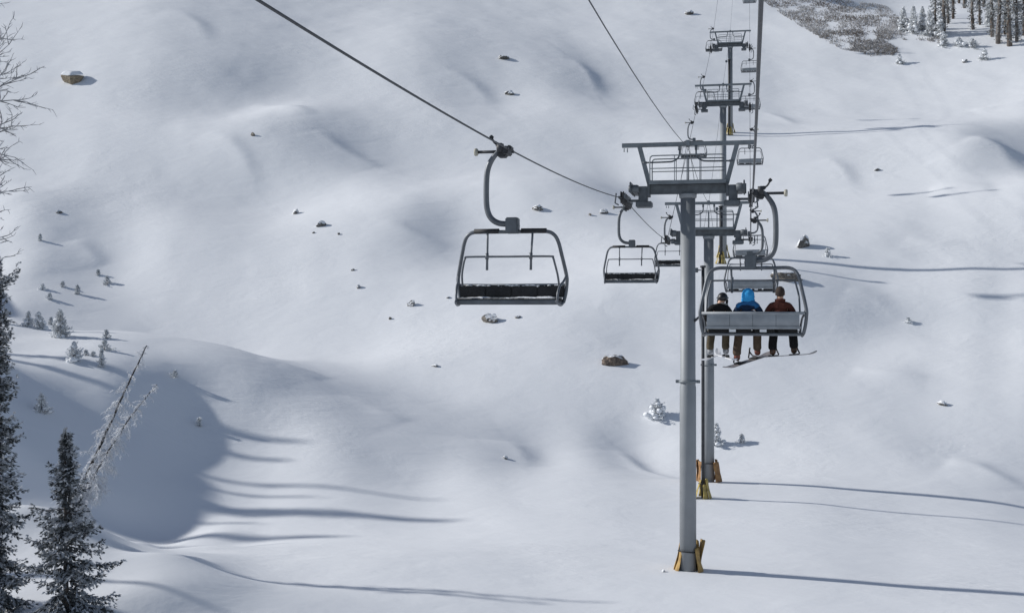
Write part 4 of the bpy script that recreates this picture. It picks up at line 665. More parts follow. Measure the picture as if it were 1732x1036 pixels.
tm.materials.append(M['snow'])
tm.update(calc_edges=True); tm.validate()
tag(link("snow_ground", tm), kind="structure")


def ground(x, y):
    return float(height(x, y))


def hit(px, py, **k):
    x, y, z = ray_hit(height, px, py, **k)
    return float(x[0]), float(y[0]), ground(x[0], y[0])


# ------------------------------------------------------------------ the lift line
PSI = math.atan(401 / F0)
DIR = Vector((math.sin(PSI), math.cos(PSI), 0)); NRM = Vector((math.cos(PSI), -math.sin(PSI), 0))
HALF = 2.4


def line_pt(Y, t, z):
    """point at depth Y on the line that runs t metres right of the centre line"""
    O = Vector((.08, 0, 0)) + NRM * (t - HALF)
    s = (Y - O.y) / DIR.y
    p = O + DIR * s
    return Vector((p.x, p.y, z))


# tower depth, rope heights left and right
TW = [(46.2, 4.15, 4.0), (70.0, 3.85, 3.85), (109.0, 18.0, 18.0), (150.0, 32.3, 32.3), (232.0, 71.0, 71.0)]


def rope_z(Y, side):
    """side 0 = left (empty, coming down), 1 = right (loaded)"""
    if Y <= TW[0][0]:
        if side: return 2.15 - .026 * Y + .00144 * Y * Y
        return 3.131 - .0226 * Y + .000972 * Y * Y
    for i in range(len(TW) - 1):
        a, b = TW[i], TW[i + 1]
        if Y <= b[0] or i == len(TW) - 2:
            za, zb = a[1 + side], b[1 + side]
            c = [.0046 if side else .0010, .0010 if side else .0003, .0008, .0006][i]
            u = Y - a[0]; L = b[0] - a[0]
            return za + (zb - za) * u / L - c * u * (L - u)


def rope(side, label):
    t = HALF if side else -HALF
    pts = []
    Y = -60.0
    while Y < 260:
        pts.append(line_pt(Y, t, rope_z(Y, side)))
        Y += 1.0 if Y < 60 else 2.0
    o = MB().tube(pts, .0175, 8).build("haul_rope", M['rope'])
    tag(o, label, "cable", "haul ropes of the chairlift")


rope(0, "thick steel haul rope slanting down from upper left, carrying the empty chairs")
rope(1, "steel haul rope rising almost vertically at the right, carrying the riders")
cpts = []
for (y0, z0, y1, z1, sag) in [(-60, 7.5, 46.2, 6.15, .0009), (46.2, 6.15, 70, 6.05, .002), (70, 6.05, 109, 20.3, .0008),
                              (109, 20.3, 150, 34.6, .0006), (150, 34.6, 232, 73.3, .0005)]:
    n = 24
    for k in range(n):
        u = k / n
        Y = y0 + (y1 - y0) * u
        cpts.append(line_pt(Y, 0, z0 + (z1 - z0) * u - sag * (Y - y0) * (y1 - Y)))
cpts.append(line_pt(232, 0, 73.3))
tag(MB().tube(cpts, .011, 6).build("communication_cable", M['rope']),
    "thin cable strung between the tops of the tower frames", "cable")

# ---- tower head, built once (local: x across to the right, y along the line uphill, z up; origin on the pole axis at crossarm height)


def make_head(root):
    m = MB()
    m.box((0, 0, 0), (2.9, .36, .36), bev=.015)
    m.box((0, 0, .215), (2.95, .52, .05))
    m.box((0, -.20, -.18), (2.85, .03, .05))
    for s in (-1, 1):
        m.box((s * 1.50, 0, -.02), (.10, .55, .52), bev=.01)
    m.build("crossarm", M['steel_dark'], root)
    m = MB()
    m.box((0, -.40, .27), (2.92, .34, .06)); m.box((0, .42, .27), (2.92, .34, .06))
    m.box((0, -.58, .22), (2.92, .03, .14)); m.box((0, .60, .22), (2.92, .03, .14))
    m.build("catwalk", M['steel'], root)
    m = MB()
    for s in (-1, 1):
        m.beam((s * 1.48, 0, .2), (s * 1.86, 0, 1.66), .17, .17, (0, 1, 0))
        m.cyl((s * 2.46, -.1, 1.62), (s * 2.46, -.1, 1.48), .02, 8)
        m.cyl((s * 2.33, -.1, 1.62), (s * 2.33, -.1, 1.46), .02, 8)
    m.box((0, 0, 1.74), (5.1, .18, .16), bev=.01)
    m.box((0, -.02, 1.76), (.16, .3, .24), bev=.02)
    m.build("lifting_frame", M['steel'], root)
    m = MB()
    for yy in (-.56, .56):
        m.tube(smooth_pts([(-1.42, yy, .28), (-1.42, yy, 1.1), (-1.36, yy, 1.22), (-1.22, yy, 1.25), (0, yy, 1.25), (1.22, yy, 1.25),
                           (1.36, yy, 1.22), (1.42, yy, 1.1), (1.42, yy, .28)], 4), .024, 8)
        m.cyl((-1.42, yy, .76), (1.42, yy, .76), .02, 8)
        for x in (-.48, 0, .48):
            m.cyl((x, yy, .28), (x, yy, 1.25), .022 if x == 0 else .014, 8)
    m.build("railing", M['steel'], root)
    m = MB()
    for s in (-1, 1):
        m.tube(smooth_pts([(s * .32, -.05, 1.66), (s * .32, -.05, 1.36), (s * .38, -.05, 1.2), (s * .55, -.05, 1.09), (s * .8, -.05, 1.06),
                           (s * 1.72, -.05, 1.05)], 5), .032, 8)
        m.cyl((s * .32, -.05, 1.68), (s * .32, -.05, 1.5), .055, 10)
        m.cyl((s * 1.58, -.05, 1.05), (s * 1.74, -.05, 1.05), .05, 10)
        m.cyl((s * .05, -.05, 1.66), (s * .26, -.3, .28), .010, 6)
    m.build("curved_brace", M['steel_dark'], root)
    for s in (-1, 1):
        a = MB()
        a.box((s * 1.72, 0, -.24), (.34, .5, .72), bev=.02)
        a.box((s * 1.68, -.02, -.58), (.62, .66, .22), bev=.03)
        a.box((s * 1.98, 0, -.02), (.22, 1.5, .30), bev=.02)
        a.box((s * 2.14, 0, .02), (.06, 1.9, .42), bev=.02)
        for yy in (-.72, -.24, .24, .72):
            a.cyl((s * 1.84, yy, -.02), (s * 2.22, yy, -.02), .13, 14)
        a.cyl((s * 1.6, 0, -.42), (s * 2.5, 0, -.42), .05, 10)
        a.box((s * 2.30, 0, -.36), (.05, 3.2, .16), bev=.01)
        a.box((s * 2.52, 0, -.40), (.04, 3.0, .10), bev=.01)
        # rope catcher
        a.tube([(s * 2.62, -1.5, -.25), (s * 2.66, -1.5, -.62), (s * 2.52, -1.5, -.70)], .03, 8)
        a.tube([(s * 2.62, 1.5, -.25), (s * 2.66, 1.5, -.62), (s * 2.52, 1.5, -.70)], .03, 8)
        sa = a.build("sheave_assembly", M['steel_dark'], root)
        for k in range(6):
            yy = -1.35 + k * .54
            w = MB().tube([(s * 2.34, yy, -.40), (s * 2.355, yy, -.40), (s * 2.40, yy, -.40), (s * 2.445, yy, -.40), (s * 2.46, yy, -.40)],
                          [.235, .235, .19, .235, .235], 20)
            w.cyl((s * 2.30, yy, -.40), (s * 2.50, yy, -.40), .05, 10)
            w.build("sheave", M['rubber'], sa)


TLAB = [
    "nearest lift tower, tall round grey pole with a railed crossarm, pads at its foot",
    "second lift tower, standing just behind the nearest one with brown pads at its foot",
    "third lift tower, partway up the slope behind the second tower",
    "farthest lift tower in view, highest up the slope below the top edge"]
BASE_PY = [962, 815, 440, 225]
tower0 = None
TOWER_LOC = []
for i, (Y, zl, zr) in enumerate(TW[:4]):
    top = line_pt(Y, 0, (zl + zr) / 2 + .40 + .06)
    gz = ground(top.x, top.y)
    t = thing("lift_tower", TLAB[i], "lift tower", (top.x, top.y, top.z), -PSI, "lift towers in a row")
    h = top.z - gz
    TOWER_LOC.append((top, h))
    if i == 0:
        make_head(t); tower0 = t
        head_parts = list(t.children)
    else:
        for ch in head_parts: copy_tree(ch, t)
    m = MB()
    m.tube([(0, 0, -h - 1.0), (0, 0, -h * .52), (0, 0, -h * .515), (0, 0, -.22)], [.325, .315, .295, .285], 40)
    m.tube([(0, 0, -.36), (0, 0, -.34), (0, 0, -.22), (0, 0, -.185)], [.30, .33, .345, .345], 40)
    pole = m.build("pole", M['steel_pole'], t)
    cz = -h * .505 if i == 0 else -h * .53
    m = MB().cyl((0, 0, cz - .05), (0, 0, cz + .05), .355, 40)
    for s in (-1, 1): m.box((s * .40, 0, cz), (.14, .08, .12), bev=.01)
    m.build("collar", M['steel'], pole)
    # ladder on the uphill side
    m = MB()
    for s in (-.2, .2): m.cyl((s, .43, -h + .8), (s, .43, -.3), .02, 6)
    zz = -h + .9
    while zz < -.4:
        m.cyl((-.2, .43, zz), (.2, .43, zz), .014, 6); zz += .32
    m.build("ladder", M['steel'], pole)
    if i == 0:
        m = MB()
        z5 = -(566 - 345) / 43.9
        m.tube([(.26, -.12, z5 - .05), (.33, -.14, z5), (.62, -.2, z5 + .28)], [.06, .05, .02], 8)
        m.build("bracket", M['black_steel'], pole)


# ---- base pads


def pad_panel(w_top, w_bot, hgt, thick):
    """one bulging pad, local: x across, z up from 0, y outward normal"""
    nxx, nzz = 6, 8
    vs = []; fs = []
    for side in (0, 1):
        for j in range(nzz + 1):
            for i in range(nxx + 1):
                u = i / nxx * 2 - 1; v = j / nzz
                w = (w_bot * (1 - v) + w_top * v) * (1 + .06 * math.sin(9 * v + side))
                bulge = thick * (1 - u ** 4) * (.7 + .3 * math.sin(v * 7 + 1))
                vs.append((u * w / 2, (bulge if side else -bulge * .3), v * hgt + .02 * math.sin(u * 5) * hgt * v))
    n1 = (nxx + 1) * (nzz + 1)
    for side in (0, 1):
        for j in range(nzz):
            for i in range(nxx):
                q = [side * n1 + j * (nxx + 1) + i, side * n1 + j * (nxx + 1) + i + 1, side * n1 + (j + 1) * (nxx + 1) + i + 1, side * n1 + (j + 1) * (nxx + 1) + i]
                fs.append(tuple(q if not side else q[::-1]))
    ring = [j * (nxx + 1) for j in range(nzz + 1)]
    for lst in (ring, [j * (nxx + 1) + nxx for j in range(nzz + 1)]):
        for a, b in zip(lst[:-1], lst[1:]): fs.append((a, b, b + n1, a + n1))
    for lst in (list(range(nxx + 1)), [nzz * (nxx + 1) + i for i in range(nxx + 1)]):
        for a, b in zip(lst[:-1], lst[1:]): fs.append((a, b, b + n1, a + n1))
    return vs, fs


def put_pad(parent, ang, rad, z0, wt, wb, hgt, tilt, material, thick=.07):
    """ang: direction of the pad's outward normal round the pole (0 = +x); tilt leans the top in (+) or out (-)"""
    vs, fs = pad_panel(wt, wb, hgt, thick)
    bm = MB().add(vs, fs, True)
    o = bm.build("safety_pad", material, parent)
    R = Matrix.Rotation(ang - math.pi / 2, 4, 'Z') @ Matrix.Translation((0, rad, z0)) @ Matrix.Rotation(tilt, 4, 'X')
    o.matrix_local = R
    return o


roots = [o for o in COL.objects if o.name.startswith("lift_tower")]
roots.sort(key=lambda o: o.location.y)
t1, t2, t3, t4 = roots
h = TOWER_LOC[0][1]
for (a, r, w1, w2, hh, ti) in [(160, .50, .30, .46, 1.22, .22), (205, .46, .22, .30, .9, .25), (25, .40, .42, .34, 1.2, -.18),
                               (-20, .54, .30, .46, .95, .2), (100, .45, .5, .6, 1.1, .15), (60, .46, .4, .5, 1.15, .0)]:
    put_pad(t1, math.radians(a), r, -h - .05, w1, w2, hh, ti, M['pad'])
MB().tube([(.37 * math.cos(a), .37 * math.sin(a), -h + .72 - .05 * math.sin(a + .6)) for a in np.linspace(0, 2 * math.pi, 24, endpoint=False)], .025, 6, True).build("strap", M['rubber'], t1)
h = TOWER_LOC[1][1]
for (a, r, w1, w2, hh, ti) in [(168, .62, .62, .62, 1.2, -.03), (200, .58, .5, .55, 1.15, .05), (10, .60, .6, .7, 1.25, .16), (-32, .72, .55, .65, 1.15, .2), (90, .45, .6, .7, 1.1, .1)]:
    put_pad(t2, math.radians(a), r, -h + .05, w1, w2, hh, ti, M['pad_brown'], .10)
MB().tube([(.36 * math.cos(a), .36 * math.sin(a), -h + 1.1) for a in np.linspace(0, 2 * math.pi, 24, endpoint=False)], .022, 6, True).build("strap", M['rubber'], t2)
for tt, hh0 in ((t3, TOWER_LOC[2][1]), (t4, TOWER_LOC[3][1])):
    for (a, r, w1, w2, hh, ti) in [(170, .55, .35, .55, 1.2, .22), (10, .55, .35, .55, 1.2, .22), (90, .45, .6, .7, 1.1, .1)]:
        put_pad(tt, math.radians(a), r, -hh0 - .05, w1, w2, hh, ti, M['pad_yellow'], .10)

# ---- thin dark poles in front of the towers
PLAB = ["slim black pole with a small side box, right in front of the second tower",
        "slim black pole standing in front of the third tower, yellow pads at its foot",
        "slim black pole in front of the farthest tower, high up the slope"]
for i, (px, py_base, py_top, Y, rs) in enumerate([(1189, 843, 452, 65.0, .085), (1219.5, 470, 350, 105.5, .15), (1233.5, 232, 102, 148.6, .14)]):
    x = (px - W0 / 2) / F0 * Y
    gz = ground(x, Y); zt = (H0 / 2 - py_top) / F0 * Y
    L = zt - gz
    o = thing("slim_pole", PLAB[i], "pole", (x, Y, gz), -PSI, "slim black poles beside the towers")
    MB().tube([(0, 0, -1), (0, 0, L * .5), (0, 0, L)], [rs * 1.08, rs * 1.04, rs], 20).build("shaft", M['black_steel'], o)
    m = MB().cyl((0, 0, L - .02), (0, 0, L + .1), rs + .07, 16)
    m.build("cap", M['black_steel'], o)
    m = MB().beam((-.1, -.05, L - .15), (-.5, -.1, L - .15), .06, .06)
    m.box((-.36, -.1, L - .15), (.22, .2, .26), bev=.02)
    m.build("side_box", M['steel_dark'], o)
    for (a, r, w1, w2, hh, ti) in [(195, .46, .16, .62, 1.05, .33), (-15, .42, .36, .42, 1.1, .22), (-60, .34, .24, .34, .8, .18), (90, .34, .3, .5, 1.0, .2)]:
        put_pad(o, math.radians(a), r, -.04, w1, w2, hh, ti, M['pad_yellow'], .06)
    MB().tube([(.24 * math.cos(a), .24 * math.sin(a), .78) for a in np.linspace(0, 2 * math.pi, 20, endpoint=False)], .02, 6, True).build("strap", M['rubber'], o)

# ------------------------------------------------------------------ chairs
# local: x away from the line's middle, y the way riders face, z up, origin on the rope


def make_chair(name, label, back_top, bar_z, snowy):
    c = thing(name, label, "chairlift chair", group="chairs on the lift")
    m = MB()
    m.box((.06, 0, -.03), (.12, .46, .14), bev=.02)
    m.box((0, 0, .03), (.09, .30, .09), bev=.02)
    m.box((0, .26, .0), (.05, .16, .06), bev=.01); m.box((0, -.26, .0), (.05, .16, .06), bev=.01)
    m.cyl((.10, -.16, .02), (.22, -.16, .02), .085, 16); m.cyl((.10, .16, .02), (.22, .16, .02), .085, 16)
    m.box((.15, 0, -.08), (.16, .26, .14), bev=.02)
    m.tube(smooth_pts([(.12, .05, .06), (.22, .05, .09), (.30, .05, .14), (.35, .05, .23)], 4), .02, 8)
    m.box((.36, .05, .25), (.08, .08, .08), bev=.02)
    m.box((.2, .05, .09), (.14, .1, .08), bev=.02)
    m.build("grip", M['black_steel'], c)
    m = MB().cyl((.1, 0, -.03), (.67, 0, -.03), .03, 12)
    arm = m.build("guide_arm", M['black_steel'], c)
    MB().tube([(.64, 0, -.03), (.66, 0, -.03), (.70, 0, -.03), (.715, 0, -.03)], [.05, .075, .075, .06], 18).build("roller", M['pale_rubber'], arm)
    path = smooth_pts([(.20, 0, .0), (.30, 0, -.10), (.41, 0, -.27), (.465, 0, -.5), (.475, 0, -.93), (.45, 0, -1.18), (.37, 0, -1.34),
                       (.22, 0, -1.43), (.0, 0, -1.45)], 6)
    MB().tube(path, [.045 + .012 * min(1, i / 12) for i in range(len(path))], 14).build("hanger", M['chair_tube'], c)
    m = MB().box((-.05, -.0, -1.48), (.245, .26, .31), bev=.02)
    m.box((-.05, -.0, -1.48), (.26, .2, .05), bev=.01)
    m.build("hanger_block", M['steel_dark'], c)
    half = smooth_pts([(.0, 0, -1.6), (.45, -.01, -1.6), (.72, -.03, -1.6), (.86, -.06, -1.66), (.94, -.10, -1.80), (1.0, -.14, -2.05), (1.085, -.2, -2.45),
                       (1.09, -.21, -2.6), (1.07, -.2, -2.8), (1.03, -.16, -2.98)], 5)
    left = [Vector((-p.x, p.y, p.z)) for p in half][::-1]
    m = MB().tube(left[:-1] + half, .037, 12)
    m.cyl((-1.03, -.16, -2.99), (1.03, -.16, -2.99), .034, 12)
    for s in (-1, 1):
        m.tube(smooth_pts([(s * 1.03, -.16, -2.98), (s * 1.02, .1, -3.03), (s * 1.0, .34, -3.0), (s * .98, .42, -2.95)], 4), .028, 10)
        m.tube(smooth_pts([(s * 1.085, -.2, -2.45), (s * 1.05, -.02, -2.58), (s * 1.02, .2, -2.66), (s * 1.0, .34, -2.8), (s * .99, .36, -2.98)], 4), .024, 10)
    m.build("frame", M['chair_tube'], c)
    for s in (-1, 1):
        if snowy: MB().cyl((s * .22, 0, -1.585), (s * .72, -.03, -1.585), .05, 12).build("bar_sleeve", M['rubber'], c)
    # backrest of four panels
    bt = back_top; bb = -2.885
    hw = 1.04 if snowy else .95; pw = hw / 2
    m = MB()
    for k in range(4):
        x0 = -hw + k * pw; x1 = x0 + pw - .007
        prof = [(-.25, bt), (-.275, (bt + bb) / 2), (-.25, bb + .06), (-.20, bb)]
        vs = []; fs = []
        for (yy, zz) in prof:
            vs += [(x0, yy, zz), (x1, yy, zz), (x1, yy + .04, zz), (x0, yy + .04, zz)]
        for j in range(len(prof) - 1):
            for e in range(4):
                f = (e + 1) % 4
                fs.append((j * 4 + e, j * 4 + 4 + e, j * 4 + 4 + f, j * 4 + f))
        fs += [(0, 1, 2, 3), tuple(len(vs) - 4 + e for e in (3, 2, 1, 0))]
        m.add(vs, fs)
    m.cyl((-1.06, -.235, bt), (1.06, -.235, bt), .032, 10)
    m.box((0, -.262, bb + .035), (1.95, .02, .05), bev=.004)
    m.build("backrest", M['shell'], c)
    m = MB()
    for k in range(4):
        x0 = -hw + k * pw
        m.box((x0 + pw / 2, -.17, (bt + bb) / 2 + .01), (pw - .003, .07, (bt - bb) - .02), bev=.015)
    m.build("back_cushion", M['cushion'], c)
    m = MB()
    for k in range(4):
        x0 = -hw + k * pw
        m.box((x0 + pw / 2, .06, -2.925), (pw - .01, .48, .07), bev=.03)
    m.build("seat", M['cushion'], c)
    m = MB().box((0, .10, -2.978), (hw * 2 - .01, .52, .025), bev=.01)
    m.box((0, .345, -2.975), (hw * 2 - .02, .05, .09), bev=.02)
    for x in (-.7, 0, .7): m.box((x, .08, -3.0), (.05, .5, .04))
    m.build("seat_shell", M['steel_dark' if snowy else 'shell'], c)
    m = MB()
    for x in (-.42, .21): MB().box((x, -.232, -2.915), (.14, .012, .06), bev=.003).build("tag_plate", M['white'], c)
    # restraint bar
    yb = .12
    hb = smooth_pts([(0, yb, bar_z), (.80, yb, bar_z), (.87, yb, bar_z - .03), (.90, yb, bar_z - .12), (.95, yb * .5, bar_z - .35), (.965, -.05, bt - .02)], 5)
    lb = [Vector((-p.x, p.y, p.z)) for p in hb][::-1]
    m = MB().tube(lb[:-1] + hb, .02, 10)
    for s in (-1, 1):
        m.tube([(s * .45, 0, -1.56), (s * .445, .02, -1.75), (s * .435, yb - .03, bar_z + .05), (s * .435, yb, bar_z - .26)], [.022, .022, .022, .026], 8)
        m.cyl((s * .435, yb, bar_z + .07), (s * .435, yb, bar_z - .05), .035, 8)
    m.build("restraint_bar", M['chair_tube'], c)
    if snowy:
        r = np.random.default_rng(5)
        vs = []; fs = []
        nX, nY = 48, 7
        for j in range(nY + 1):
            for i in range(nX + 1):
                x = -1.0 + 2.0 * i / nX; y = -.13 + .42 * j / nY
                edge = min(1, min(i, nX - i) / 2, min(j, nY - j) / 1.2)
                vs.append((x, y, -2.905 + edge * (.012 + .05 * max(-.1, vnoise(x * 4, y * 7)) + .012 * r.random())))
        for j in range(nY):
            for i in range(nX):
                a = j * (nX + 1) + i
                fs.append((a, a + 1, a + nX + 2, a + nX + 1))
        m = MB().add(vs, fs, True)
        for i in range(46):
            x = r.uniform(-1.0, 1.0); l = r.uniform(.015, .08); dz = -.035 * r.random() ** 1.5
            m.tube([(x - l, -.150 + dz * .2, bt - .005 + dz), (x, -.142 + dz * .2, bt + .004 + dz), (x + l, -.150 + dz * .2, bt - .005 + dz)], [.004, .010 + .006 * r.random(), .004], 6)
        m.build("seat_snow", M['snow_lump'], c)
    return c


def place_chair(c, Y, side, sway=0.0):
    z = rope_z(Y, side)
    c.location = line_pt(Y, HALF if side else -HALF, z)
    c.rotation_euler = (0, sway, -PSI if side else math.pi - PSI)


LL = ["empty chair facing the viewer on the left rope, nearest and largest of the empty chairs",
      "empty chair facing the viewer, hanging just left of the nearest tower's pole",
      "empty chair half hidden behind the left edge of the nearest tower's pole",
      "small empty chair hanging above the nearest tower's top frame, left of the third tower's pole",
      "tiny empty chair seen through the left side of the third tower's head frame",
      "tiny empty chair hanging at the left end of the farthest tower's crossarm"]
chL = make_chair("lift_chair", LL[0], -2.64, -2.09, True)
for i, Y in enumerate([24.05, 48.6, 75.0, 103.5, 130.0, 163.0]):
    c = chL if i == 0 else copy_tree(chL)
    c["label"] = LL[i]
    place_chair(c, Y, 0)
    c.scale = (1.03, 1.03, 1.03)
RL = ["grey chair seen from behind, carrying three riders past the nearest tower",
      "empty chair seen from behind, framed above the heads of the three riders",
      "small empty chair seen from behind, just right of the second tower's crossarm",
      "small empty chair behind the right end of the nearest tower's top beam",
      "tiny chair behind the right end of the third tower's crossarm",
      "tiny chair under the right end of the farthest tower's crossarm",
      "tiny chair cut by the top edge, above the farthest tower"]
chR = make_chair("lift_chair", RL[0], -2.55, -1.86, False)
YR1 = 25.2
for i, Y in enumerate([YR1, 50.0, 77.0, 101.5, 127.0, 150.5, 195.0]):
    c = chR if i == 0 else copy_tree(chR)
    c["label"] = RL[i]
    place_chair(c, Y, 1)
R1 = Matrix.Translation(line_pt(YR1, HALF, rope_z(YR1, 1))) @ Matrix.Rotation(-PSI, 4, 'Z')

# ------------------------------------------------------------------ riders


def skin_obj(name, chains, material, parent=None, levels=2, root=0):
    """chains: list of lists of (x, y, z, rx[, ry]); chains may start with an int = index of an earlier vertex"""
    vs = []; es = []; rs = []
    for ch in chains:
        prev = None
        for it in ch:
            if isinstance(it, int):
                prev = it; continue
            vs.append(it[:3]); rs.append((it[3], it[4] if len(it) > 4 else it[3]))
            if prev is not None: es.append((prev, len(vs) - 1))
            prev = len(vs) - 1
    me = bpy.data.meshes.new(name)
    me.from_pydata(vs, es, [])
    me.materials.append(material)
    o = link(name, me, parent)
    sk = o.modifiers.new("skin", 'SKIN'); sk.use_smooth_shade = True; sk.branch_smoothing = .6
    for i, r in enumerate(rs):
        me.skin_vertices[0].data[i].radius = r
        me.skin_vertices[0].data[i].use_root = (i == root)
    if levels:
        sb = o.modifiers.new("sub", 'SUBSURF'); sb.levels = levels; sb.render_levels = levels
    return o


def ellipsoid(c, r, n=20, k=14, fn=None):
    vs = []; fs = []
    for j in range(k + 1):
        th = math.pi * j / k
        for i in range(n):
            ph = 2 * math.pi * i / n
            p = Vector((math.sin(th) * math.cos(ph), math.sin(th) * math.sin(ph), math.cos(th)))
            q = fn(p) if fn else p
            vs.append((c[0] + q.x * r[0], c[1] + q.y * r[1], c[2] + q.z * r[2]))
    for j in range(k):
        for i in range(n):
            l = (i + 1) % n
            fs.append((j * n + i, (j + 1) * n + i, (j + 1) * n + l, j * n + l))
    return vs, fs


def cloth(name, a, b, scale=5):
    return mat(name, a, .85, 0, .2, scale, .7, 18, col2=b, spec=.2)


def make_person(label, ox, lean, head_tilt, scale, feet, jacket_m, shoulder_m, trouser_m, boot_m, headgear, hair=False, shin=0.0):
    """sits on the seat; local frame of the chair; seat top about z=-2.89"""
    root = link("person", None)
    bx = Vector((ox, -.02, -2.86))
    S = scale

    def q(x, y, z):                       # torso-relative point, leaning with height
        return (bx.x + x * S + lean * z * S, bx.y + y * S, bx.z + z * S)
    hx, hy, hz = head_tilt
    neck = q(0, -.03, .54); head0 = q(hx * .5, -.01, .60)
    hc = q(hx, hy + .02, .70 + hz)
    # body: one continuous skin (pelvis, spine, head, arms with hands, legs)
    ch = [[(*q(0, 0, .06), .13 * S, .10 * S), (*q(0, -.02, .22), .11 * S, .075 * S), (*q(0, -.03, .36), .11 * S, .07 * S), (*q(0, -.035, .44), .09 * S, .065 * S),
           (*neck, .075 * S), (*head0, .072 * S, .078 * S), (*hc, .082 * S, .098 * S), (hc[0], hc[1], hc[2] + .09 * S, .055 * S, .065 * S)]]
    idx = 8
    for s in (-1, 1):
        el = q(s * .27, .02, .22); wr = q(s * .20, .27, .16); hn = q(s * .18, .35, .16)
        ch.append([3, (*q(s * .165, -.05, .43), .05 * S), (*el, .045 * S), (*wr, .032 * S), (*hn, .036 * S, .018 * S)])
        hi = idx + 3; idx += 4
        for k in range(4):
            dx = (-.03 + .02 * k) * S
            ln = (.05, .06, .058, .045)[k] * S
            ch.append([hi, (hn[0] + dx, hn[1] + .045 * S, hn[2], .010), (hn[0] + dx, hn[1] + .045 * S + ln * .6, hn[2] - .02, .009), (hn[0] + dx, hn[1] + .045 * S + ln * .8, hn[2] - .05, .008)])
            idx += 3
        ch.append([hi, (hn[0] - s * .05 * S, hn[1] + .01, hn[2] + .0, .011), (hn[0] - s * .06 * S, hn[1] + .05, hn[2] - .015, .009)]); idx += 2
    legs = []
    for k, s in enumerate((-1, 1)):
        fx, fy, fz = feet[k]
        hip = q(s * .10, .02, .04); kn = (fx * .75 + hip[0] * .25, .47, -2.83)
        an = (fx, fy - .04, fz + .12)
        legs.append((hip, kn, an, (fx, fy, fz)))
        ch.append([0, (*hip, .09 * S), (*kn, .062 * S), ((kn[0] + an[0]) / 2, (kn[1] + an[1]) / 2 - .02, (kn[2] + an[2]) / 2, .055 * S), (*an, .045 * S), (fx, fy + .10, fz + .05, .04, .03)])
    body = skin_obj("body", ch, M['skin'], root)
    # jacket: torso and sleeves
    jc = [[(*q(0, 0, .03), .20 * S, .16 * S), (*q(0, -.04, .20), .20 * S, .15 * S), (*q(0, -.065, .38), .21 * S, .15 * S), (*q(0, -.045, .475), .165 * S, .12 * S), (*q(hx * .1, -.03, .575), .088 * S, .088 * S)]]
    for s in (-1, 1):
        el = q(s * .29, .02, .20); wr = q(s * .21, .26, .16)
        jc.append([3, (*q(s * .17, -.05, .465), .095 * S, .10 * S), (*q(s * .245, -.03, .36), .085 * S), (*el, .075 * S), (*wr, .055 * S)])
    skin_obj("jacket", jc, jacket_m, root)
    if shoulder_m:                          # yoke of another colour over the shoulders
        yk = [[(*q(0, -.05, .44), .185 * S, .135 * S), (*q(0, -.045, .50), .165 * S, .122 * S), (*q(hx * .1, -.03, .60), .10 * S, .10 * S)]]
        for s in (-1, 1): yk.append([1, (*q(s * .175, -.05, .47), .10 * S, .104 * S), (*q(s * .235, -.035, .41), .095 * S)])
        skin_obj("yoke", yk, shoulder_m, root)
    tr = [[(*q(0, .02, .05), .19 * S, .13 * S)]]
    for k, (hip, kn, an, ft) in enumerate(legs):
        tr.append([0, (hip[0], hip[1] + .06, hip[2] + .03, .115 * S), ((hip[0] + kn[0]) / 2, (hip[1] + kn[1]) / 2, -2.81, .105 * S), (*kn, .095 * S),
                   (kn[0] * .6 + an[0] * .4 + .01, kn[1] * .6 + an[1] * .4 - .03, kn[2] * .6 + an[2] * .4, .10 * S), (an[0] - .008, an[1] - .01, an[2] + .10, .098 * S), (an[0], an[1], an[2] - .01, .105 * S)])
    skin_obj("trousers", tr, trouser_m, root)
    for k, (hip, kn, an, ft) in enumerate(legs):
        skin_obj("boot", [[(an[0], an[1], an[2] + .06, .075, .08), (ft[0], ft[1] - .03, ft[2] + .07, .075, .085), (ft[0], ft[1] + .06, ft[2] + .055, .06, .05), (ft[0], ft[1] + .19, ft[2] + .045, .055, .04)]], boot_m, root)
    gl = []
    for s in (-1, 1):
        hn = q(s * .18, .35, .16); wr = q(s * .20, .25, .16)
        c2 = [[(*wr, .05), (hn[0], hn[1], hn[2], .056, .04)]]
        for k in range(4):
            dx = (-.042 + .028 * k)
            c2.append([1, (hn[0] + dx, hn[1] + .05, hn[2], .018), (hn[0] + dx * 1.05, hn[1] + .09, hn[2] - .03, .016), (hn[0] + dx * 1.05, hn[1] + .09, hn[2] - .07, .014)])
        c2.append([1, (hn[0] - s * .065, hn[1] + .02, hn[2], .019), (hn[0] - s * .075, hn[1] + .065, hn[2] - .02, .016)])
        skin_obj("glove", c2, M['cushion'], root, 1)
    headgear(root, Vector(hc), S)
    root.matrix_world = R1
    tag(root, label, "person", "riders on the chair")
    return root


def face(root, hc, S):
    m = MB()
    m.add(*ellipsoid((hc.x, hc.y + .095 * S, hc.z - .03 * S), (.016, .024, .024), 8, 6), True)
    m.build("nose", M['skin'], root)
    m = MB()
    for s in (-1, 1): m.add(*ellipsoid((hc.x + s * .032, hc.y + .085 * S, hc.z + .005), (.012, .01, .008), 8, 6), True)
    m.build("eyes", M['white'], root)
    MB().box((hc.x, hc.y + .088 * S, hc.z - .075 * S), (.045, .012, .01), bev=.003).build("mouth", M['pad_brown'], root)
    m = MB()
    for s in (-1, 1): m.add(*ellipsoid((hc.x + s * .088 * S, hc.y - .005, hc.z - .02), (.014, .028, .036), 8, 8), True)
    m.build("ears", M['skin'], root)


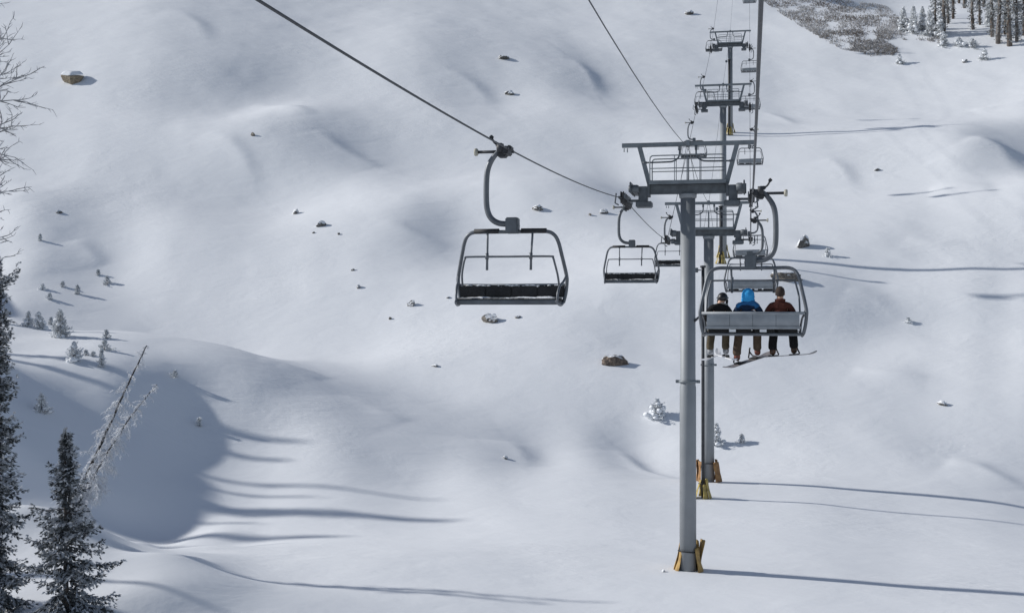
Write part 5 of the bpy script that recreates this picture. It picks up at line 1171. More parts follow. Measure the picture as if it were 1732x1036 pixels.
def helmet(root, hc, S):
    face(root, hc, S)
    o = MB().add(*ellipsoid((hc.x, hc.y - .01, hc.z + .035), (.122 * S, .145 * S, .125 * S), 26, 16,
                            lambda p: Vector((p.x, p.y, max(p.z, -.62)))), True).build("helmet", M['helmet'], root)
    m = MB()
    pts = [(hc.x + .128 * S * math.cos(a), hc.y - .01 + .15 * S * math.sin(a), hc.z + .03) for a in np.linspace(0, 2 * math.pi, 28, endpoint=False)]
    m.tube(pts, .015, 6, True)
    m.box((hc.x, hc.y + .14 * S, hc.z + .025), (.18, .05, .085), bev=.02)
    m.build("goggles", M['goggle'], root)
    pts = [(hc.x + .098 * S * math.cos(a), hc.y - .01 + .10 * S * math.sin(a), hc.z - .115 * S - .02 * math.cos(a)) for a in np.linspace(0, 2 * math.pi, 24, endpoint=False)]
    MB().tube(pts, .034, 8, True).build("neck_warmer", M['warmer'], root)
    for s in (-1, 1):
        MB().add(*ellipsoid((hc.x + s * .10 * S, hc.y + .01, hc.z - .045), (.03, .055, .065), 10, 8), True).build("ear_pad", M['cushion'], root)


def hood(root, hc, S):
    face(root, hc, S)
    vs, fs = ellipsoid((hc.x, hc.y - .03, hc.z - .01), (.138 * S, .155 * S, .165 * S), 30, 22,
                       lambda p: Vector((p.x * (1 + .12 * max(0, -p.z)) * (1 + .035 * math.sin(14 * p.z + 3 * p.x)), min(p.y, .62) * (1 + .04 * math.sin(11 * p.z + 5 * p.x)), p.z * (1.0 if p.z > 0 else 1.25))) if p.z > -.3 else Vector((p.x * (1.12 + .5 * (-p.z - .3)), min(p.y, .62) * (1 + .4 * (-p.z - .3)), p.z * 1.25)))
    MB().add(vs, fs, True).build("hood", M['hood'], root)


def short_hair(root, hc, S):
    face(root, hc, S)
    MB().add(*ellipsoid((hc.x, hc.y - .022, hc.z + .018), (.099 * S, .118 * S, .122 * S), 24, 16,
                        lambda p: Vector((p.x, min(p.y, .55), p.z * (1 + .03 * math.sin(20 * p.x))))), True).build("hair", M['hair'], root)
    pts = [(hc.x + .08 * S * math.cos(a), hc.y - .02 + .09 * S * math.sin(a), hc.z - .155 * S) for a in np.linspace(0, 2 * math.pi, 24, endpoint=False)]
    MB().tube(pts, .034, 8, True).build("collar", M['maroon'], root)


M['helmet'] = mat("black_helmet", (.012, .012, .013), .45, 0, .3, 8)
M['goggle'] = mat("goggle_strap", (.05, .05, .05), .6, 0, .3, 20)
M['warmer'] = cloth("grey_fleece", (.36, .33, .30), (.22, .20, .18), 20)
M['hood'] = cloth("bright_blue_cloth", (.05, .36, .72), (.025, .25, .56), 9)
M['navy'] = cloth("navy_cloth", (.012, .032, .075), (.008, .02, .05))
M['blue'] = cloth("mid_blue_cloth", (.03, .16, .36), (.02, .10, .25))
M['maroon'] = cloth("maroon_cloth", (.105, .032, .022), (.055, .016, .012))
M['hair'] = mat("brown_hair", (.035, .02, .014), .8, 0, .4, 40, .8, 80)
M['black_cloth'] = cloth("black_cloth", (.012, .012, .013), (.006, .006, .007))
M['khaki'] = cloth("khaki_cloth", (.11, .088, .058), (.06, .048, .032))
M['brown_cloth'] = cloth("brown_cloth", (.10, .07, .048), (.058, .04, .028))
M['black_trouser'] = cloth("black_trouser_cloth", (.010, .010, .012), (.005, .005, .006))
M['ski_boot'] = mat("pale_ski_boot", (.55, .56, .58), .45, 0, .2, 14, col2=(.06, .06, .07))
M['red_boot'] = mat("red_brown_boot", (.22, .05, .025), .6, 0, .3, 14, col2=(.05, .02, .015))
M['brown_boot'] = mat("brown_boot", (.16, .07, .03), .6, 0, .3, 14, col2=(.03, .02, .015))

FEET1 = [(-.90, .50, -3.47), (-.57, .52, -3.46)]
FEET2 = [(-.33, .36, -3.585), (.10, .62, -3.48)]
FEET3 = [(.42, .52, -3.465), (.86, .40, -3.425)]
make_person("person in black jacket, black helmet and khaki trousers, left of the three riders", -.72, .06, (.06, .03, -.03), .90, FEET1,
            M['black_cloth'], None, M['khaki'], M['ski_boot'], helmet)
make_person("person with a bright blue hood over a navy jacket, middle of the three riders", -.10, .0, (.0, .02, .0), .98, FEET2,
            M['navy'], M['blue'], M['brown_cloth'], M['red_boot'], hood)
make_person("bareheaded person in maroon jacket, right of the three riders", .56, .0, (.0, -.01, .035), 1.0, FEET3,
            M['maroon'], None, M['black_trouser'], M['brown_boot'], short_hair)


def plank(pts_w, thick, name, material, parent=None, up=(0, 0, 1)):
    """board from centre points with half widths, rounded edges"""
    vs = []; fs = []
    n = len(pts_w)
    for i, (p, w) in enumerate(pts_w):
        p = Vector(p)
        a = Vector(pts_w[max(i - 1, 0)][0]); b = Vector(pts_w[min(i + 1, n - 1)][0])
        t = (b - a).normalized(); x = t.cross(Vector(up)).normalized(); z = x.cross(t)
        for (u, v) in ((-1, -.3), (-.92, -.5), (.92, -.5), (1, -.3), (1, .3), (.92, .5), (-.92, .5), (-1, .3)):
            vs.append(p + x * w * u + z * thick * v)
    for i in range(n - 1):
        for k in range(8):
            l = (k + 1) % 8
            fs.append((i * 8 + k, i * 8 + l, i * 8 + 8 + l, i * 8 + 8 + k))
    fs.append(tuple(range(7, -1, -1))); fs.append(tuple((n - 1) * 8 + k for k in range(8)))
    return MB().add(vs, fs).build(name, material, parent)


def board(name, a, b, label, width, rocker, material, roll=0.0):
    root = link(name, None)
    a = Vector(a); b = Vector(b); pts = []
    n = 28
    for i in range(n + 1):
        u = i / n
        p = a.lerp(b, u)
        e = max(0, abs(u - .5) * 2 - .72) / .28
        p.z += rocker * e * e
        w = width * (1 - .12 * math.cos(math.pi * (u - .5)) ** 2) * math.sqrt(max(.02, 1 - (max(0, abs(u - .5) * 2 - .82) / .18) ** 2))
        pts.append((p, w))
    up = Vector((math.sin(roll), 0, math.cos(roll)))
    plank(pts, .014, "deck", material, root, up)
    t = (b - a).normalized()
    for u in (.34, .66):
        c = a.lerp(b, u) + Vector((0, 0, .03))
        m = MB()
        x = t.cross(up).normalized()
        R = Matrix((t, x, t.cross(x))).transposed()
        m.box(c - Vector((0, 0, .015)), (.16, .24, .025), R, bev=.008)
        m.tube(smooth_pts([c - x * .13 + t * .07, c - x * .17 + Vector((0, 0, .12)), c - x * .16 + Vector((0, 0, .2)), c - x * .15 - t * .03 + Vector((0, 0, .1)), c - x * .13 - t * .07], 4), .016, 8)
        m.build("binding", M['cushion'], root)
    root.matrix_world = R1
    tag(root, label, "snowboard", "snowboards hanging below the chair")
    return root


M['deck_a'] = mat("dark_grey_deck", (.10, .10, .11), .4, 0, .2, 6, col2=(.22, .2, .2))
M['deck_b'] = mat("grey_deck", (.16, .15, .15), .4, 0, .2, 6, col2=(.07, .07, .08))
M['ski'] = mat("white_ski", (.72, .72, .74), .4, 0, .08, 5)
M['ski_red'] = mat("red_ski_edge", (.40, .05, .04), .4, 0, .1, 5)
board("snowboard", (-.60, .12, -3.74), (.38, 1.02, -3.44), "dark snowboard slanting below the rider with the blue hood", .135, .05, M['deck_a'])
board("snowboard", (-.02, .72, -3.52), (1.32, .18, -3.40), "grey snowboard with its tip out to the right, below the maroon-jacketed rider", .135, .06, M['deck_b'])
for k, (fx, fy, fz) in enumerate(FEET1):
    root = link("ski", None)
    ang = math.radians(9 if k == 0 else -14)
    d = Vector((math.sin(ang), math.cos(ang), .03))
    c0 = Vector((fx, fy, fz - .045)); pts = []
    for i in range(31):
        u = i / 30; s = -.80 + 1.72 * u
        p = c0 + d * s
        p.z += .13 * max(0, (u - .86) / .14) ** 2 + .02 * max(0, (.05 - u) / .05)
        w = (.052 + .012 * abs(u - .45) * 2) * (math.sqrt(max(.03, 1 - max(0, (u - .92) / .08) ** 2)))
        pts.append((p, w))
    plank(pts, .02, "deck", M['ski'], root)
    m = MB().box(c0 + d * .18 + Vector((0, 0, .025)), (.08, .10, .05), bev=.012)
    m.box(c0 - d * .16 + Vector((0, 0, .03)), (.08, .12, .07), bev=.012)
    m.build("binding", M['goggle'], root)
    root.matrix_world = R1
    tag(root, ["white ski under the left boot of the helmeted rider, nearest the tower pole",
               "ski under the right boot of the helmeted rider, turned out to the right"][k], "ski", "skis of the helmeted rider")


# ------------------------------------------------------------------ vegetation


def foliage_mesh(name, C, D, L, Wd, frost, material, per=3, r=None, spread=.38, fn=.13):
    """C centres, D directions, L lengths, Wd half widths: 'per' leaf-like faces each"""
    r = r or rng
    C = np.repeat(C, per, 0); D = np.repeat(D, per, 0); L = np.repeat(L, per); Wd = np.repeat(Wd, per); frost = np.repeat(frost, per)
    n = len(C)
    D = D + r.normal(0, spread, (n, 3)); D /= np.linalg.norm(D, axis=1)[:, None] + 1e-9
    L = L * r.uniform(.6, 1.25, n)
    sv = np.cross(D, r.normal(0, 1, (n, 3))); sv /= np.linalg.norm(sv, axis=1)[:, None] + 1e-9
    C = C + r.normal(0, .3, (n, 3)) * Wd[:, None]
    frost = np.clip(frost + r.normal(0, fn, n), 0, 1)
    V = np.empty((n, 4, 3))
    V[:, 0] = C; V[:, 1] = C + D * (L * .5)[:, None] + sv * Wd[:, None]
    V[:, 2] = C + D * L[:, None]; V[:, 3] = C + D * (L * .45)[:, None] - sv * Wd[:, None]
    V = V.reshape(-1, 3)
    me = bpy.data.meshes.new(name)
    me.vertices.add(len(V)); me.vertices.foreach_set("co", V.ravel())
    me.loops.add(4 * n); me.loops.foreach_set("vertex_index", np.arange(4 * n, dtype=np.int32))
    me.polygons.add(n); me.polygons.foreach_set("loop_start", (np.arange(n) * 4).astype(np.int32))
    at = me.attributes.new("frost", 'FLOAT', 'POINT'); at.data.foreach_set("value", np.repeat(frost, 4).astype(np.float32))
    me.materials.append(material)
    me.update(calc_edges=True)
    return me


def frosted_mesh(mb, name, material, frost, r=None):
    me = mb.mesh(name, material)
    r = r or rng
    at = me.attributes.new("frost", 'FLOAT', 'POINT')
    n = len(me.vertices)
    f = frost if hasattr(frost, '__len__') else np.full(n, frost)
    at.data.foreach_set("value", np.clip(f, 0, 1).astype(np.float32))
    return me


def fir(name, label, loc, h, rad, seed, group=None, frost=.35, detail=1.0, material=None, lean=(0, 0), cat="tree", droop=.5, bare=.04, power=.75, gap=1.0, load=0):
    """frost: how much rime lies on the upper sides of the boughs"""
    r = np.random.default_rng(seed)
    material = material or M['needles']
    root = thing(name, label, cat, loc, 0, group)
    root.rotation_euler = (lean[0], lean[1], r.uniform(0, 6.28))
    pts = [(.02 * h * math.sin(2 * z) * .2, 0, z * h - .3 * (z == 0)) for z in np.linspace(0, 1, 9)]
    MB().tube(pts, [max(.012, .014 * h * (1 - z) + .01) for z in np.linspace(0, 1, 9)], 8).build("trunk", M['bark'], root)
    Cs, Ds, Ls, Ws, Fs = [], [], [], [], []
    branches = MB()
    big = detail >= 1.5
    sc = max(.25, min(1.0, h / 6))
    unit = (.105 if big else .17 / detail ** .5) * (.45 + .55 * sc)
    z = bare * h + .1
    step = (.29 if big else .24 / detail ** .5) * max(.35, sc)
    k = 0; tier = 1.0
    while z < h * .985:
        t = z / h
        if k % 2 == 0: tier = r.uniform(.5, 1.2)
        k += 1
        R = rad * (1 - t) ** power * tier + .016 * h * (1 - t) ** .5
        nb = int(r.integers(4, 7))
        a0 = r.uniform(0, 6.28)
        for b in range(nb):
            az = a0 + 6.283 * b / nb + r.normal(0, .35)
            L = R * r.uniform(.5, 1.15)
            if r.random() < .12: L *= 1.5
            el = math.radians(38) * t - droop * (1 - t) * r.uniform(.5, 1.3)
            nseg = max(3, int(L / (.115 if big else .2 * max(.4, sc))) + 1)
            p = np.array([0, 0, z + r.uniform(-.12, .12) * sc])
            pl = [tuple(p)]
            side = np.array([-math.sin(az), math.cos(az), 0])
            snow = max(0, frost + r.normal(0, .16))
            for sgi in range(nseg):
                u = (sgi + 1) / nseg
                e2 = el + .55 * u * u - .30 * math.sin(u * 3)
                d = np.array([math.cos(az) * math.cos(e2), math.sin(az) * math.cos(e2), math.sin(e2)])
                p = p + d * L / nseg
                pl.append(tuple(p))
                if u < .2 and r.random() < .4 * gap: continue
                lt = ((.03 + .11 * (1 - t)) * sc + .46 * L * (1 - u * .85)) * r.uniform(.55, 1.1)
                nl = max(1, int(lt / (.062 if big else .12 * max(.5, sc))))
                for s_ in (-1, 1, 0) if big else (-1, 1):
                    if r.random() < .12 * gap: continue
                    bd = d * (.75 if s_ else .5) + side * s_ * .85 + np.array([0, 0, -.12 - .3 * r.random() if s_ else .1])
                    bd /= np.linalg.norm(bd)
                    ll = lt if s_ else lt * .35
                    for q_ in range(nl if s_ else max(1, nl // 2)):
                        f_ = (q_ + r.random()) / nl
                        lift = r.normal(.004, .024 * (.4 + sc))
                        c = p + bd * ll * f_ + np.array([r.normal(0, .012), r.normal(0, .012), lift - .12 * lt * f_ * f_])
                        Cs.append(c); Ds.append(bd + np.array([0, 0, -.15])); Ls.append(unit * r.uniform(.8, 1.4)); Ws.append(unit * (r.uniform(.12, .22) if big else r.uniform(.20, .36)))
                        Fs.append(snow * ((1.25 if lift > .0 else .10) if big else (1.2 if lift > 0 else (.30 if frost < .75 else .85))) + .10 * (f_ > .7) + .6 * max(0, t - .86) / .14)
            if big:
                for q_ in range(6):
                    a_ = r.uniform(0, 6.28); rr_ = r.uniform(.03, .06 + .14 * R)
                    Cs.append(np.array([math.cos(a_) * rr_, math.sin(a_) * rr_, z + r.uniform(-.15, .15)])); Ds.append(np.array([math.cos(a_), math.sin(a_), -.5]))
                    Ls.append(unit * 1.5); Ws.append(unit * .25); Fs.append(snow * .35 * r.random())
            if len(pl) > 2 and detail >= .5:
                branches.tube(pl, [max(.004, .02 * sc * (1 - i / len(pl))) for i in range(len(pl))], 4, cap=False)
        z += step * r.uniform(.6, 1.25) * (1.15 - .55 * t)
    for q_ in range(14):
        Cs.append(np.array([0, 0, h * (.955 + .004 * q_)])); Ds.append(np.array([r.normal(0, .6), r.normal(0, .6), .9]))
        Ls.append(unit); Ws.append(unit * .25); Fs.append(min(1, frost + .35))
    me = foliage_mesh("crown", np.array(Cs), np.array(Ds), np.array(Ls), np.array(Ws), np.array(Fs), material, 5 if big else 3, r, .30 if big else .38, .06 if big else .12)
    link("crown", me, root)
    if branches.v: branches.build("branches", M['bark'], root)
    if load:
        sl = MB()
        for q_ in range(load):
            t = r.random() ** 1.3 * .9
            a_ = r.uniform(0, 6.28); rr_ = rad * (1 - t) ** power * r.uniform(.25, .95)
            k1 = rad * r.uniform(.16, .34) * (1 - .5 * t); k2 = k1 * r.uniform(.45, .8)
            o1 = r.uniform(0, 50)
            sl.add(*ellipsoid((math.cos(a_) * rr_, math.sin(a_) * rr_, h * t * .95 + .04 * h), (k1, k1 * r.uniform(.6, 1), k2), 9, 6,
                              lambda p: p * (1 + .35 * float(vnoise(p.x * 2 + o1, p.y * 2 + p.z * 2)))), True)
        sl.add(*ellipsoid((0, 0, h * .96), (rad * .12, rad * .12, h * .05), 8, 6), True)
        sl.build("snow_load", M['snow_lump'], root)
    return root


GBIG = "frosted firs at the left edge"
# foreground fir, lower left
x, y = P(112, 1036, 36.0)[:2]
gz = ground(x, y)
ht = (H0 / 2 - 727) / F0 * 36.0 - gz
fir("fir_tree", "whole frosted dark fir in the lower left corner, pointed top in full view", (x, y, gz), ht, 1.62, 23, GBIG, 1.1, 2.3, droop=.55, power=.88)
# tall fir cut by the left edge
x, y = P(-10, 1036, 37.5)[:2]
gz = ground(x, y)
fir("fir_tree", "tall dark frosted fir cut by the left edge, only its right side showing", (x, y, gz), (H0 / 2 - 425) / F0 * 37.5 - gz, 1.02, 5, GBIG, .95, 2.0, droop=.5, power=.28)

# firs out on the left bank, mostly outside the picture: their shadows fall across the valley
off = fir("fir_tree", "dark fir on the bank beyond the left edge of the picture", (-42, 69.5, ground(-42, 69.5)), 10, 1.05, 31, "firs beyond the left edge", .3, .5, droop=.5)
for (x, y, s, rz) in [(-46, 66.0, .85, 1.0), (-38, 60.5, .5, 2.2), (-41, 77, .5, 4.0), (-44, 80, .6, 1.7),
                      (-27, 53.0, .35, 5.1), (-27, 48.0, .5, 2.6), (-43, 90, .5, 0.9), (-25, 40.5, .55, 3.3)]:
    c = copy_tree(off); c.location = (x, y, ground(x, y)); c.scale = (s, s, s); c.rotation_euler = (0, 0, rz)

for (x, y, sx, sz, rz) in [(-43, 74, .32, .85, 1.0), (-39, 71.5, .28, .6, 2.0), (-44, 63.5, .3, .8, .3), (-37, 66.5, .26, .55, 4.0), (-34, 58, .25, .42, 5.0),
                           (-22.5, 38.6, .3, .5, 2.0), (-26, 43.2, .28, .55, 1.1), (-24, 36.2, .3, .5, .1)]:
    c = copy_tree(off); c.location = (x, y, ground(x, y)); c.scale = (sx, sx, sz); c.rotation_euler = (0, 0, rz)

# small frosted firs standing in the snow: (px, py of the foot, height px, half width px, label)
SM = [(102, 570, 46, 19, "largest of the small frosted firs on the left bank, long shadow to its right"),
      (66, 556, 28, 12, "little snowy fir between the largest small fir and the tiny one by the edge tree"),
      (48, 552, 25, 10, "little snowy fir nearest the tall edge tree, left of a similar fir"),
      (86, 549, 12, 6, "tiny sapling tip poking out behind the left bank's largest small fir"),
      (180, 572, 14, 6, "tiny dark sapling right of the left bank's largest small fir, behind it"),
      (177, 592, 16, 10, "low snowy sapling just below a tiny dark one, left bank"),
      (125, 610, 32, 14, "snow-laden small fir below the largest one, on the left bank"),
      (172, 620, 30, 7, "spindly thin sapling between the leaning dead tree and the snow-laden small fir"),
      (145, 600, 8, 5, "tiny snow-covered tuft right of the snow-laden small fir"),
      (158, 602, 7, 5, "tiny tuft of needles left of the spindly sapling"),
      (70, 696, 30, 14, "lone frosted young fir in the shaded hollow on the left"),
      (131, 497, 15, 7, "tiny fir with a thin shadow, lowest of the scattered saplings at the left"),
      (181, 479, 12, 7, "snowy sapling, rightmost of the scattered group at the left"),
      (166, 465, 9, 4, "tiny upright sapling, topmost of the scattered group at the left"),
      (106, 485, 9, 5, "tiny snowy sapling in the middle of the scattered group at the left"),
      (72, 489, 9, 7, "low snowy mound of needles, leftmost of the scattered group at the left"),
      (84, 506, 10, 6, "tiny half-buried sapling lowest left in the scattered group"),
      (68, 407, 11, 4, "tiny dark sapling alone on the open snow at far left"),
      (337, 719, 12, 6, "tiny snow-capped sapling at the edge of the gully shadow"),
      (296, 637, 10, 8, "small snowy sapling with a thin shadow, right of the dead tree's top"),
      (1112, 705, 30, 17, "snow-laden bushy young fir just left of the nearest tower's pole"),
      (1212, 751, 34, 13, "white snow-coned young fir just right of the second tower's pole"),
      (1254, 748, 14, 8, "tiny snow-covered sapling right of the white snow-coned fir"),
      (1521, 108, 16, 9, "small snow-capped sapling below the grey thicket at upper right"),
      (1665, 101, 18, 8, "small snowy fir with a shadow below the trees at upper right"),
      (1400, 433, 13, 8, "small dark snowy sapling right of the frosted rock")]
SM += [(1536, 545, 8, 6, "tiny snow-capped tuft alone on the right-hand slope")]
for i, (px, py, hp, wp, lab) in enumerate(SM):
    x, y, z = hit(px, py)
    hh = hp * y / F0; ww = wp * y / F0
    snowy = px > 1000 or px in (125, 66, 48, 72, 84)
    fir("young_fir", lab, (x, y, z - .05), hh * 1.05, ww * (1.35 if snowy else 1.15), 100 + i, "young firs dotted in the snow", 1.15 if snowy else .95,
        1.3 if hp > 24 else .8, M['needles_snowy'], cat="young tree", droop=.35, bare=.0, power=.85, load=(26 if hp > 24 else 10) if snowy else (14 if hp > 24 else 0))


# ---- leaning dead trees covered in rime
def twig_tree(name, label, base, trunks, seed, group=None, cat="tree", trunk_frost=.15, twig_frost=.85, dens=1.0, droop=.5, tl=1.0, tw=1.0, sub=5):
    """trunks: list of (points, r0, r1)"""
    r = np.random.default_rng(seed)
    root = thing(name, label, cat, base, 0, group)
    B = Vector(base)
    for (pts, r0, r1) in trunks:
        pts = smooth_pts([Vector(p) - B for p in pts], 8)
        # slight crookedness
        pts = [p + Vector((r.normal(0, .012), r.normal(0, .012), 0)) for p in pts]
        n = len(pts)
        mb = MB().tube(pts, [r0 + (r1 - r0) * i / (n - 1) for i in range(n)], 8)
        me = frosted_mesh(mb, "trunk", M['deadwood'], np.clip(r.normal(trunk_frost, .06, len(mb.v)), 0, 1))
        link("trunk", me, root)
        tb = MB(); fr = []
        total = sum((pts[i + 1] - pts[i]).length for i in range(n - 1))
        nb = int(total * 15 * dens)
        for b in range(nb):
            u = .03 + .97 * r.random() ** 1.5
            i = min(n - 2, int(u * (n - 1)))
            p = pts[i].lerp(pts[i + 1], u * (n - 1) - i)
            tan = (pts[i + 1] - pts[i]).normalized()
            az = r.uniform(0, 6.28)
            d = Vector((math.cos(az), math.sin(az), r.uniform(-.3, .5)))
            d = (d - tan * d.dot(tan) * .6).normalized()
            L = tl * r.uniform(.2, 1.0) * (1.1 - .85 * u)
            lst = [p]
            for s in range(5):
                d = (d + Vector((r.normal(0, .22), r.normal(0, .22), r.normal(0, .18) - droop * .25))).normalized()
                lst.append(lst[-1] + d * L / 5)
            tb.tube(lst, [tw * (.016 - .0022 * k) for k in range(6)], 4, cap=False)
            for s in range(int(sub * L / .5) + 2):
                k = r.integers(1, 5)
                q = lst[k]
                d2 = (d * .4 + Vector((r.normal(0, .7), r.normal(0, .7), r.normal(0, .5) - droop * .8))).normalized()
                l2 = L * r.uniform(.15, .42)
                mid = q + d2 * l2 * .5 + Vector((r.normal(0, .03), r.normal(0, .03), 0))
                tb.tube([q, mid, q + d2 * l2 + Vector((0, 0, -droop * .1 * l2))], [tw * .011, tw * .010, tw * .006], 3, cap=False)
        f = np.clip(r.normal(twig_frost, .15, len(tb.v)), 0, 1)
        link("branches", frosted_mesh(tb, "branches", M['twigs'], f), root)
    return root


Yd = 45.5
b0 = P(108, 890, Yd); b0 = (b0[0], b0[1], ground(b0[0], b0[1]) - .2)
twig_tree("dead_tree", "leaning dead tree hung with white rime behind the lower left fir", b0,
          [([b0, P(142, 812, Yd), P(178, 735, Yd + .1), P(212, 660, Yd + .2), P(248, 584, Yd + .3)], .078, .02),
           ([(b0[0] + .15, b0[1] - .1, b0[2]), P(150, 822, Yd - .2), P(190, 752, Yd - .4), P(228, 695, Yd - .5), P(266, 650, Yd - .6)], .05, .014)],
          9, dens=2.3, droop=.9, trunk_frost=.0, tl=1.2, tw=.72, sub=12, twig_frost=.97)
# ---- bare tree whose branches reach in at the left edge
Yb = 36.5
bx_, by_ = P(-95, 900, Yb)[:2]
bz_ = ground(bx_, by_)
r_ = np.random.default_rng(14)
root = thing("bare_tree", "leafless frosted tree whose thin branches reach in at the upper left edge", "tree", (bx_, by_, bz_))
trunk = smooth_pts([Vector((0, 0, -.3)), Vector((.05, 0, 4)), Vector((-.05, .1, 8)), Vector((.1, 0, 12)), Vector((.05, 0, 19))], 8)
link("trunk", frosted_mesh(MB().tube(trunk, [.16 - .0042 * i for i in range(len(trunk))], 10), "trunk", M['twigs'], .25), root)
tb = MB()


def grow(p, d, L, rad, depth):
    lst = [p]
    n = 6
    for s in range(n):
        d = (d + Vector((r_.normal(0, .13), r_.normal(0, .13), r_.normal(.03, .12)))).normalized()
        lst.append(lst[-1] + d * L / n)
    tb.tube(lst, [rad * (1 - .10 * k) for k in range(n + 1)], 5, cap=False)
    if depth <= 0: return
    for s in range(9 if depth == 2 else 5):
        k = int(r_.integers(1, n + 1))
        a = r_.uniform(-1.0, 1.0)
        d2 = (d + Vector((r_.normal(0, .5), r_.normal(0, .6), r_.normal(.1, .55)))).normalized()
        grow(lst[k], d2, L * r_.uniform(.16, .36), max(.010, rad * .55), depth - 1)


for (py, pxt, pyt) in [(150, 62, 120), (165, 40, 75), (120, 20, 70), (215, 40, 195), (262, 58, 232), (245, 30, 260), (330, 14, 300), (318, 30, 330),
                       (372, 12, 355), (410, 18, 395), (470, 25, 430), (90, 10, 40), (50, -10, -20), (10, -30, -60)]:
    y_ = P(0, py, Yb)[2] - bz_
    tip = Vector(P(pxt, pyt, Yb + r_.uniform(-.6, .4))) - Vector((bx_, by_, bz_))
    st = Vector((.05, 0, y_ - .5))
    d = (tip - st)
    grow(st, d.normalized(), d.length * .86, .03, 2)
    for q_ in range(3 if py < 240 else 1):
        d3 = d + Vector((r_.normal(-.15, .2), r_.normal(0, .6), r_.normal(.1, .45)))
        grow(st + Vector((0, 0, r_.uniform(-.3, .3))), d3.normalized(), d3.length * r_.uniform(.6, .85), .026, 2)
    for q_ in range(2):
        a = r_.uniform(1.2, 5.0)
        grow(st + Vector((0, 0, r_.uniform(-.4, .4))), Vector((math.cos(a), math.sin(a), .25)).normalized(), r_.uniform(.8, 1.6), .02, 1)
link("branches", frosted_mesh(tb, "branches", M['twigs'], np.clip(r_.normal(.38, .25, len(tb.v)), 0, 1)), root)

# ---- grey willow thicket on the upper right slope: nobody could count its twigs
poly_px = [(1290, 2), (1330, 30), (1380, 60), (1420, 82), (1470, 94), (1510, 96), (1520, 84), (1490, 66), (1540, 68), (1590, 72), (1600, 60), (1560, 40), (1520, 30), (1500, 12), (1450, 6), (1400, -6), (1330, -14)]


def inside(px, py, poly):
    c = np.zeros(px.shape, bool); n = len(poly); j = n - 1
    for i in range(n):
        xi, yi = poly[i]; xj, yj = poly[j]
        c ^= ((yi > py) != (yj > py)) & (px < (xj - xi) * (py - yi) / (yj - yi + 1e-9) + xi)
        j = i
    return c


rt = np.random.default_rng(77)
qx = rt.uniform(1285, 1605, 30000); qy = rt.uniform(-15, 98, 30000)
jit = 7 * (vnoise(qx / 9, qy / 5))
k = inside(qx + jit, qy + jit, poly_px) & (vnoise(qx / 22, qy / 8, 5, 9) > -.42 + .5 * rt.random(30000))
qx = qx[k]; qy = qy[k]
tx, ty, _ = ray_hit(height, qx, qy)
tz = height(tx, ty)
C = np.stack([tx, ty, tz - .05], -1)
nT = len(C)
Dt = np.stack([rt.normal(0, .5, nT), rt.normal(0, .5, nT), np.full(nT, 1.0)], -1)
fr = np.clip(.58 + .8 * vnoise(tx / 4, ty / 5, 4, 4) + rt.normal(0, .1, nT), 0, 1)
me = foliage_mesh("willow_thicket", C, Dt, rt.uniform(.18, .5, nT), np.full(nT, .028), fr, M['brush'], 5, rt)
tag(link("willow_thicket", me), "grey brown frosted willow thicket on the upper right slope", "thicket", None, "stuff")

# ---- young snowy firs and tall trunks at the upper right
for i, (px, py, hp, wp, lab) in enumerate([
        (1528, 52, 38, 12, "snow-plastered young fir, leftmost of the clump beside the grey thicket"),
        (1545, 57, 44, 13, "snow-plastered young fir in the clump, right of the leftmost one"),
        (1560, 50, 36, 11, "snow-plastered young fir at the back of the clump beside the thicket"),
        (1572, 60, 40, 12, "snow-plastered young fir in the front of the clump, right of its middle"),
        (1590, 62, 38, 12, "snow-plastered young fir, rightmost of the clump by the trunks"),
        (1596, 77, 22, 10, "low snow-buried young fir below the clump, in front of the trunks"),
        (1622, 78, 14, 14, "wide low snow-covered shrub at the front of the clearing"),
        (1645, 80, 14, 12, "low snow-covered shrub right of the wide one in front of the clearing"),
        (1672, 45, 40, 10, "young snowy fir standing among the tall trunks at upper right")]):
    x, y, z = hit(px, py)
    fir("young_fir", lab, (x, y, z - .1), hp * y / F0 * 1.1, wp * y / F0, 300 + i, "snow-plastered young firs by the forest edge", 1.0, .9, M['needles_snowy'],
        cat="young tree", droop=.3, bare=0, power=.8, load=26)


